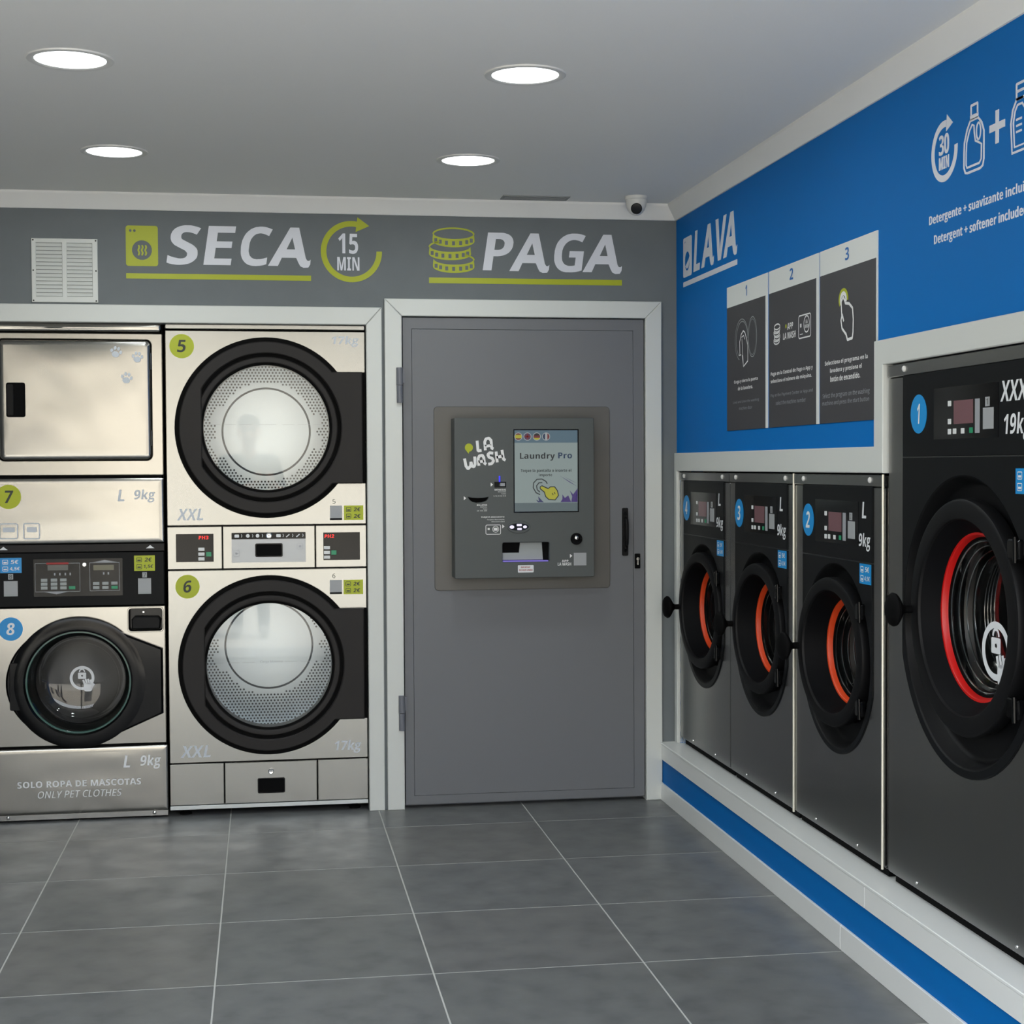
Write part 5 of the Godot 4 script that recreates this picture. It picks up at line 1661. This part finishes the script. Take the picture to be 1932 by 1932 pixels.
	d.transform = hinge * Transform3D(Basis(), Vector3(-R, 0, 0))
	o.add_child(d, true)
	var gd := gasket_depth
	dg = geo()
	dg.lathe([Vector2(Rh + 0.001, 0.0), Vector2(Rh - 0.002, -0.006), Vector2(Rg + 0.012, 0.006 - gd), Vector2(Rg + 0.008, 0.003 - gd)], Vector3.ZERO, 96)
	add("funnel", dg, M.funnel_black, d, "deep black funnel behind the ring")
	dg = geo()
	dg.lathe([Vector2(Rg + 0.0095, 0.005 - gd), Vector2(Rg + 0.004, 0.0045 - gd), Vector2(Rg + 0.001, 0.001 - gd), Vector2(Rg - 0.001, -0.008 - gd), Vector2(Rg - 0.002, -0.011 - gd)], Vector3.ZERO, 72)
	add("gasket_ring", dg, ring, d, "bright coloured gasket ring")
	dg = geo()
	dg.lathe([Vector2(Rg + 0.001, -0.0105 - gd), Vector2(Rg - 0.009, -0.013 - gd), Vector2(Rg - 0.012, -0.021 - gd)], Vector3.ZERO, 72)
	add("glass_seat", dg, M.rubber_black, d)
	dg = geo()
	var steps := []
	for q in [[0.008, 0.013], [0.013, 0.015], [0.016, 0.028], [0.022, 0.031], [0.025, 0.044], [0.032, 0.047], [0.035, 0.06], [0.042, 0.063], [0.046, 0.074], [0.06, 0.079]]:
		steps.append(Vector2(Rg - q[0], -q[1] - gd))
	steps.append(Vector2(0.0, -0.082 - gd))
	dg.lathe(steps, Vector3.ZERO, 72)
	add("glass_bowl", dg, M.bowl_glass, d, "stepped glass bowl")
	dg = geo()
	for q in [[0.012, 0.016], [0.023, 0.032], [0.034, 0.048], [0.044, 0.064]]:  # chrome rings added to draw the reflected lines seen in the bowl
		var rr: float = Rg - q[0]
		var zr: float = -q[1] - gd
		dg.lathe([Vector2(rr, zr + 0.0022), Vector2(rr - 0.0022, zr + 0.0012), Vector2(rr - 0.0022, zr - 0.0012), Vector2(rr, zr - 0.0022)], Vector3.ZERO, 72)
	tag(add("bowl_glint_rings", dg, M.chrome, d, "added chrome rings standing in for reflections in the glass bowl"), "added chrome rings standing in for reflections in the glass bowl", "", "", "stuff")
	# mushroom knob on the far rim
	dg = geo(Transform3D(Basis(), Vector3(-R + 0.012, -0.004, 0)))
	dg.lathe([Vector2(0.0115, 0.0), Vector2(0.0105, 0.022), Vector2(0.014, 0.03), Vector2(0.034, 0.042), Vector2(0.044, 0.05), Vector2(0.045, 0.056), Vector2(0.04, 0.063), Vector2(0.024, 0.068), Vector2(0.0, 0.069)], Vector3.ZERO, 28)
	add("knob", dg, M.black_matt, d, "black mushroom knob")
	for s in [-1.0, 1.0]:
		dg = geo()
		dg.box(Vector3(R * 0.86, s * R * 0.62 - 0.024, -0.006), Vector3(R * 1.06, s * R * 0.62 + 0.024, 0.012), 0.005)
		var hb := add("hinge_block", dg, M.black_gloss, d)
		dg = geo()
		dg.tube([Vector3(R * 1.0, s * R * 0.62 - 0.03, 0.012), Vector3(R * 1.0, s * R * 0.62 + 0.03, 0.012)], 0.006, 10)
		add("hinge_pin", dg, M.black_gloss, hb)
	if big:
		dg = geo()
		pad_lock_hand(dg, Vector2(0.085, -0.075), 1.5, -0.05)
		add("door_sticker", dg, M.label_white, d, "round white sticker with a padlock and a hand", 0.0)
	# drum
	var Rd := Rs * 0.86
	g = away(b)
	g.lathe([Vector2(R * 0.86, -0.118), Vector2(R * 0.84, -0.14), Vector2(Rd, -0.15), Vector2(Rd, -0.5), Vector2(0.0, -0.52)], Vector3(0, yr, 0), 64)
	var dru := add("drum", g, M.drum_steel, o, "steel drum")
	g = away(b)
	for i in range(-14, 15):
		for j in range(-14, 15):
			var p := Vector2((i + 0.5 * (j & 1)) * 0.02, j * 0.0175)
			if p.length() < Rd * 0.9:
				dots_mesh(g, Vector3(p.x, yr + p.y, -0.4985 - 0.02 * (1.0 - p.length() / Rd)), Vector3.RIGHT, Vector3.UP, 0.0045, 6)
	tag(add("perforations", g, M.inside_dark, dru, "", 0.0), "rows of small dark holes", "", "", "stuff")

func washers() -> void:
	washer("dark steel washing machine with blue number 4 badge beside the corner", 0.409, -0.357, 0.362, 0.288, 1.383, 0.836, 0.231, 0.308, "4", "L", "9kg", M.orange_gasket, 4.4, 0.07)
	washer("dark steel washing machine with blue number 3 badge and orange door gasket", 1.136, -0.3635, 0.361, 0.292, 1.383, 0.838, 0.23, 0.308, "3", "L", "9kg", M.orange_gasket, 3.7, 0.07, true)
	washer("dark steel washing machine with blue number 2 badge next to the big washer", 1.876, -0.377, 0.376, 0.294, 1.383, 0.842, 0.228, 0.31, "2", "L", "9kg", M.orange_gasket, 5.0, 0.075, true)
	washer("larger dark steel washing machine with blue number 1 badge and red gasket", 2.765, -0.485, 0.485, 0.378, 1.6865, 1.03, 0.298, 0.4, "1", "XXXL", "19kg", M.red_gasket, 0.9, 0.05)


# ---------------------------------------------------------------- the photographer, mirrored in the dryer glass
class Body:
	var bones := []          # [a, b, radius a, radius b, colour]
	var pos := PackedVector3Array()
	var col := PackedColorArray()
	var idx := PackedInt32Array()

	func bone(a: Vector3, b: Vector3, ra: float, rb: float, c: Color) -> void:
		bones.append([a, b, ra, rb, c])

	func dist(p: Vector3, near: Array, k: float) -> float:
		var d := 1.0
		for q in near:
			var a: Vector3 = q[0]
			var ab: Vector3 = q[1] - a
			var t := clampf((p - a).dot(ab) / maxf(ab.length_squared(), 1e-8), 0.0, 1.0)
			var e: float = (p - a - ab * t).length() - lerpf(q[2], q[3], t)
			var h := maxf(k - absf(d - e), 0.0) / k
			d = minf(d, e) - h * h * k * 0.25
		return d

	func colour(p: Vector3, near: Array) -> Color:
		var best := INF
		var c := Color.WHITE
		for q in near:
			var a: Vector3 = q[0]
			var ab: Vector3 = q[1] - a
			var t := clampf((p - a).dot(ab) / maxf(ab.length_squared(), 1e-8), 0.0, 1.0)
			var e: float = (p - a - ab * t).length() - lerpf(q[2], q[3], t)
			if e < best:
				best = e
				c = q[4]
		return c

	# surface nets over the box lo..hi
	func mesh_box(lo: Vector3, hi: Vector3, s: float, k: float) -> void:
		var near := []
		for q in bones:
			var r := maxf(q[2], q[3]) + k
			if AABB(q[0].min(q[1]), (q[0] - q[1]).abs()).grow(r).intersects(AABB(lo, hi - lo)):
				near.append(q)
		var n := Vector3i(((hi - lo) / s).ceil()) + Vector3i.ONE
		var val := PackedFloat32Array()
		val.resize(n.x * n.y * n.z)
		for z in n.z:
			for y in n.y:
				for x in n.x:
					val[x + n.x * (y + n.y * z)] = dist(lo + Vector3(x, y, z) * s, near, k)
		var at := PackedInt32Array()
		at.resize(val.size())
		at.fill(-1)
		for z in n.z - 1:
			for y in n.y - 1:
				for x in n.x - 1:
					var sum := Vector3.ZERO
					var hits := 0
					for e in [[0, 0, 0, 1, 0, 0], [0, 1, 0, 1, 1, 0], [0, 0, 1, 1, 0, 1], [0, 1, 1, 1, 1, 1], [0, 0, 0, 0, 1, 0], [1, 0, 0, 1, 1, 0], [0, 0, 1, 0, 1, 1], [1, 0, 1, 1, 1, 1], [0, 0, 0, 0, 0, 1], [1, 0, 0, 1, 0, 1], [0, 1, 0, 0, 1, 1], [1, 1, 0, 1, 1, 1]]:
						var va := val[x + e[0] + n.x * (y + e[1] + n.y * (z + e[2]))]
						var vb := val[x + e[3] + n.x * (y + e[4] + n.y * (z + e[5]))]
						if (va < 0.0) != (vb < 0.0):
							sum += Vector3(e[0], e[1], e[2]).lerp(Vector3(e[3], e[4], e[5]), va / (va - vb))
							hits += 1
					if hits:
						at[x + n.x * (y + n.y * z)] = pos.size()
						var p := lo + (Vector3(x, y, z) + sum / hits) * s
						pos.append(p)
						col.append(colour(p, near))
		for z in range(1, n.z - 1):
			for y in range(1, n.y - 1):
				for x in range(1, n.x - 1):
					var i := x + n.x * (y + n.y * z)
					for ax in 3:
						var j: int = i + [1, n.x, n.x * n.y][ax]
						if (val[i] < 0.0) == (val[j] < 0.0):
							continue
						var u: int = [n.x, n.x * n.y, 1][ax]
						var w: int = [n.x * n.y, 1, n.x][ax]
						var q := [at[i - u - w], at[i - w], at[i], at[i - u]]
						if q.min() < 0:
							continue
						if val[i] < 0.0:
							idx.append_array(PackedInt32Array([q[0], q[2], q[1], q[0], q[3], q[2]]))
						else:
							idx.append_array(PackedInt32Array([q[0], q[1], q[2], q[0], q[2], q[3]]))

	func mesh() -> ArrayMesh:
		var st := SurfaceTool.new()
		st.begin(Mesh.PRIMITIVE_TRIANGLES)
		st.set_smooth_group(0)
		for i in pos.size():
			st.set_color(col[i])
			st.add_vertex(pos[i])
		for i in idx:
			st.add_index(i)
		st.generate_normals()
		return st.commit()

func photographer() -> void:
	var b := Body.new()
	var shirt := Color(0.035, 0.037, 0.045)
	var jeans := Color(0.05, 0.065, 0.11)
	var skin := Color(0.5, 0.3, 0.21)
	var hair := Color(0.02, 0.016, 0.013)
	var shoe := Color(0.3, 0.3, 0.3)
	b.bone(Vector3(0, 0.98, 0), Vector3(0, 1.12, 0.0), 0.135, 0.125, shirt)
	b.bone(Vector3(0, 1.12, 0), Vector3(0, 1.36, 0.01), 0.125, 0.125, shirt)
	b.bone(Vector3(-0.08, 1.32, 0), Vector3(0.08, 1.32, 0), 0.115, 0.115, shirt)
	b.bone(Vector3(-0.175, 1.46, 0.01), Vector3(0.175, 1.46, 0.01), 0.06, 0.06, shirt)
	b.bone(Vector3(0, 1.47, 0.015), Vector3(0, 1.6, -0.005), 0.058, 0.054, skin)
	b.bone(Vector3(0, 1.69, -0.01), Vector3(0, 1.745, 0.005), 0.082, 0.083, skin)
	b.bone(Vector3(0, 1.635, -0.045), Vector3(0, 1.66, -0.04), 0.05, 0.06, skin)
	b.bone(Vector3(0, 1.7, -0.088), Vector3(0, 1.675, -0.108), 0.012, 0.015, skin)
	b.bone(Vector3(-0.03, 1.645, -0.082), Vector3(0.03, 1.645, -0.082), 0.014, 0.014, Color(0.42, 0.2, 0.16))
	for s in [-1.0, 1.0]:
		b.bone(Vector3(s * 0.032, 1.71, -0.086), Vector3(s * 0.034, 1.71, -0.084), 0.012, 0.012, Color(0.16, 0.1, 0.08))
		b.bone(Vector3(s * 0.018, 1.727, -0.09), Vector3(s * 0.05, 1.728, -0.08), 0.008, 0.007, hair)
		b.bone(Vector3(s * 0.084, 1.675, 0.005), Vector3(s * 0.09, 1.71, 0.012), 0.013, 0.016, skin)
	b.bone(Vector3(0, 1.76, 0.015), Vector3(0, 1.71, 0.045), 0.091, 0.078, hair)
	b.bone(Vector3(-0.03, 1.795, -0.04), Vector3(0.03, 1.795, -0.04), 0.042, 0.042, hair)
	var elbow := [Vector3(-0.235, 1.17, -0.07), Vector3(0.285, 1.17, -0.06)]
	var wrist := [Vector3(0.055, 1.265, -0.225), Vector3(0.2, 1.255, -0.225)]
	for k in 2:
		var s: float = [-1.0, 1.0][k]
		b.bone(Vector3(s * 0.2, 1.45, 0.01), elbow[k], 0.056, 0.045, shirt)
		b.bone(elbow[k], elbow[k].lerp(wrist[k], 0.25), 0.045, 0.042, shirt)
		b.bone(elbow[k].lerp(wrist[k], 0.25), wrist[k], 0.04, 0.028, skin)
		b.bone(Vector3(s * 0.085, 0.95, 0), Vector3(s * 0.1, 0.52, -0.012), 0.092, 0.064, jeans)
		b.bone(Vector3(s * 0.1, 0.52, -0.012), Vector3(s * 0.11, 0.12, 0.02), 0.062, 0.05, jeans)
		b.bone(Vector3(s * 0.11, 0.055, 0.04), Vector3(s * 0.12, 0.042, -0.15), 0.048, 0.04, shoe)
	var palm := [Vector3(0.077, 1.325, -0.262), Vector3(0.168, 1.32, -0.262)]
	for k in 2:
		var s: float = [-1.0, 1.0][k]
		b.bone(wrist[k], palm[k], 0.027, 0.03, skin)
		b.bone(palm[k] + Vector3(0, -0.02, 0), palm[k] + Vector3(-s * 0.004, 0.025, -0.004), 0.026, 0.026, skin)
	b.mesh_box(Vector3(-0.36, -0.02, -0.36), Vector3(0.4, 1.9, 0.2), 0.0165, 0.03)
	# fingers round the edges of the phone, on a finer grid
	var f := Body.new()
	for k in 2:
		var s: float = [-1.0, 1.0][k]
		for j in 4:
			var y := 1.302 + 0.021 * j
			var x: float = 0.12 + s * 0.045
			var long: float = [0.7, 0.9, 1.0, 0.92][j]
			f.bone(Vector3(x + s * 0.012, y - 0.004, -0.262), Vector3(x + s * 0.009, y, -0.306), 0.0095, 0.009, skin)
			f.bone(Vector3(x + s * 0.009, y, -0.306), Vector3(x - s * 0.014 * long, y + 0.004, -0.329), 0.009, 0.0085, skin)
			f.bone(Vector3(x - s * 0.014 * long, y + 0.004, -0.329), Vector3(x - s * 0.032 * long, y + 0.006, -0.327), 0.0085, 0.007, skin)
		f.bone(palm[k] + Vector3(s * 0.004, -0.008, -0.004), Vector3(0.12 + s * 0.034, 1.35, -0.286), 0.014, 0.011, skin)
		f.bone(Vector3(0.12 + s * 0.034, 1.35, -0.286), Vector3(0.12 + s * 0.016, 1.378, -0.292), 0.011, 0.0085, skin)
		f.bone(wrist[k], palm[k], 0.027, 0.03, skin)
		f.bone(palm[k] + Vector3(0, -0.02, 0), palm[k] + Vector3(-s * 0.004, 0.025, -0.004), 0.026, 0.026, skin)
	f.mesh_box(Vector3(0.03, 1.25, -0.345), Vector3(0.215, 1.4, -0.215), 0.005, 0.006)
	var off := b.pos.size()
	b.pos.append_array(f.pos)
	b.col.append_array(f.col)
	for i in f.idx:
		b.idx.append(i + off)
	var o := MeshInstance3D.new()
	o.name = "person"
	o.mesh = b.mesh()
	o.mesh.surface_set_material(0, M.person_colours)
	add_child(o)
	o.position = Vector3(-0.12, 0.0, 6.82)
	tag(o, "person in dark shirt holding up a phone, mirrored in the dryer glass", "person")
	# the phone in the hands; the picture is taken from its front face
	var g := geo()
	g.box(Vector3(-0.0365, -0.06, -0.004), Vector3(0.0365, 0.095, 0.004), 0.006)
	var ph := add("phone", g, M.black_gloss, self)
	ph.position = Vector3(0.0, 1.365, 6.505)
	tag(ph, "black phone held up in both hands by the person", "phone")


# ---------------------------------------------------------------- scene
func view_and_light() -> void:
	var cam := Camera3D.new()
	cam.name = "camera"
	cam.fov = 35.987
	cam.near = 0.02
	cam.transform = Transform3D(Basis(Vector3(0.987811, -0.004927, 0.15558), Vector3(0.009451, 0.999553, -0.028351), Vector3(-0.155371, 0.029476, 0.987416)).orthonormalized(), Vector3(0.0, 1.4144, 6.4591))
	add_child(cam)
	cam.current = true
	var sun := DirectionalLight3D.new()
	sun.name = "sun"
	sun.light_color = Color(1.0, 0.97, 0.92)
	sun.light_energy = 3.2
	sun.light_angular_distance = 1.5
	sun.shadow_enabled = true
	sun.transform = Transform3D(Basis.looking_at(Vector3(-0.3, -0.93, 0.22)), Vector3(0, 6, 0))
	add_child(sun)
	var env := Environment.new()
	env.tonemap_mode = Environment.TONE_MAPPER_LINEAR
	env.tonemap_exposure = 1.26
	env.background_mode = Environment.BG_SKY
	var sky := Sky.new()
	var sm := ProceduralSkyMaterial.new()
	sm.sky_top_color = Color(0.85, 0.88, 0.92)
	sm.sky_horizon_color = Color(0.93, 0.94, 0.93)
	sm.ground_bottom_color = Color(0.5, 0.48, 0.45)
	sm.ground_horizon_color = Color(0.8, 0.8, 0.8)
	sm.sky_energy_multiplier = 2.2
	sky.sky_material = sm
	env.sky = sky
	env.sdfgi_enabled = true
	env.ssao_enabled = true
	env.ssil_enabled = true
	var we := WorldEnvironment.new()
	we.name = "world"
	we.environment = env
	add_child(we)

func _ready() -> void:
	view_and_light()
	materials()
	shell()
	trims()
	door()
	stacked_dryer()
	washer_dryer()
	washers()
	kiosk()
	signs()
	posters()
	ceiling_things()
	wall_vent()
	photographer()
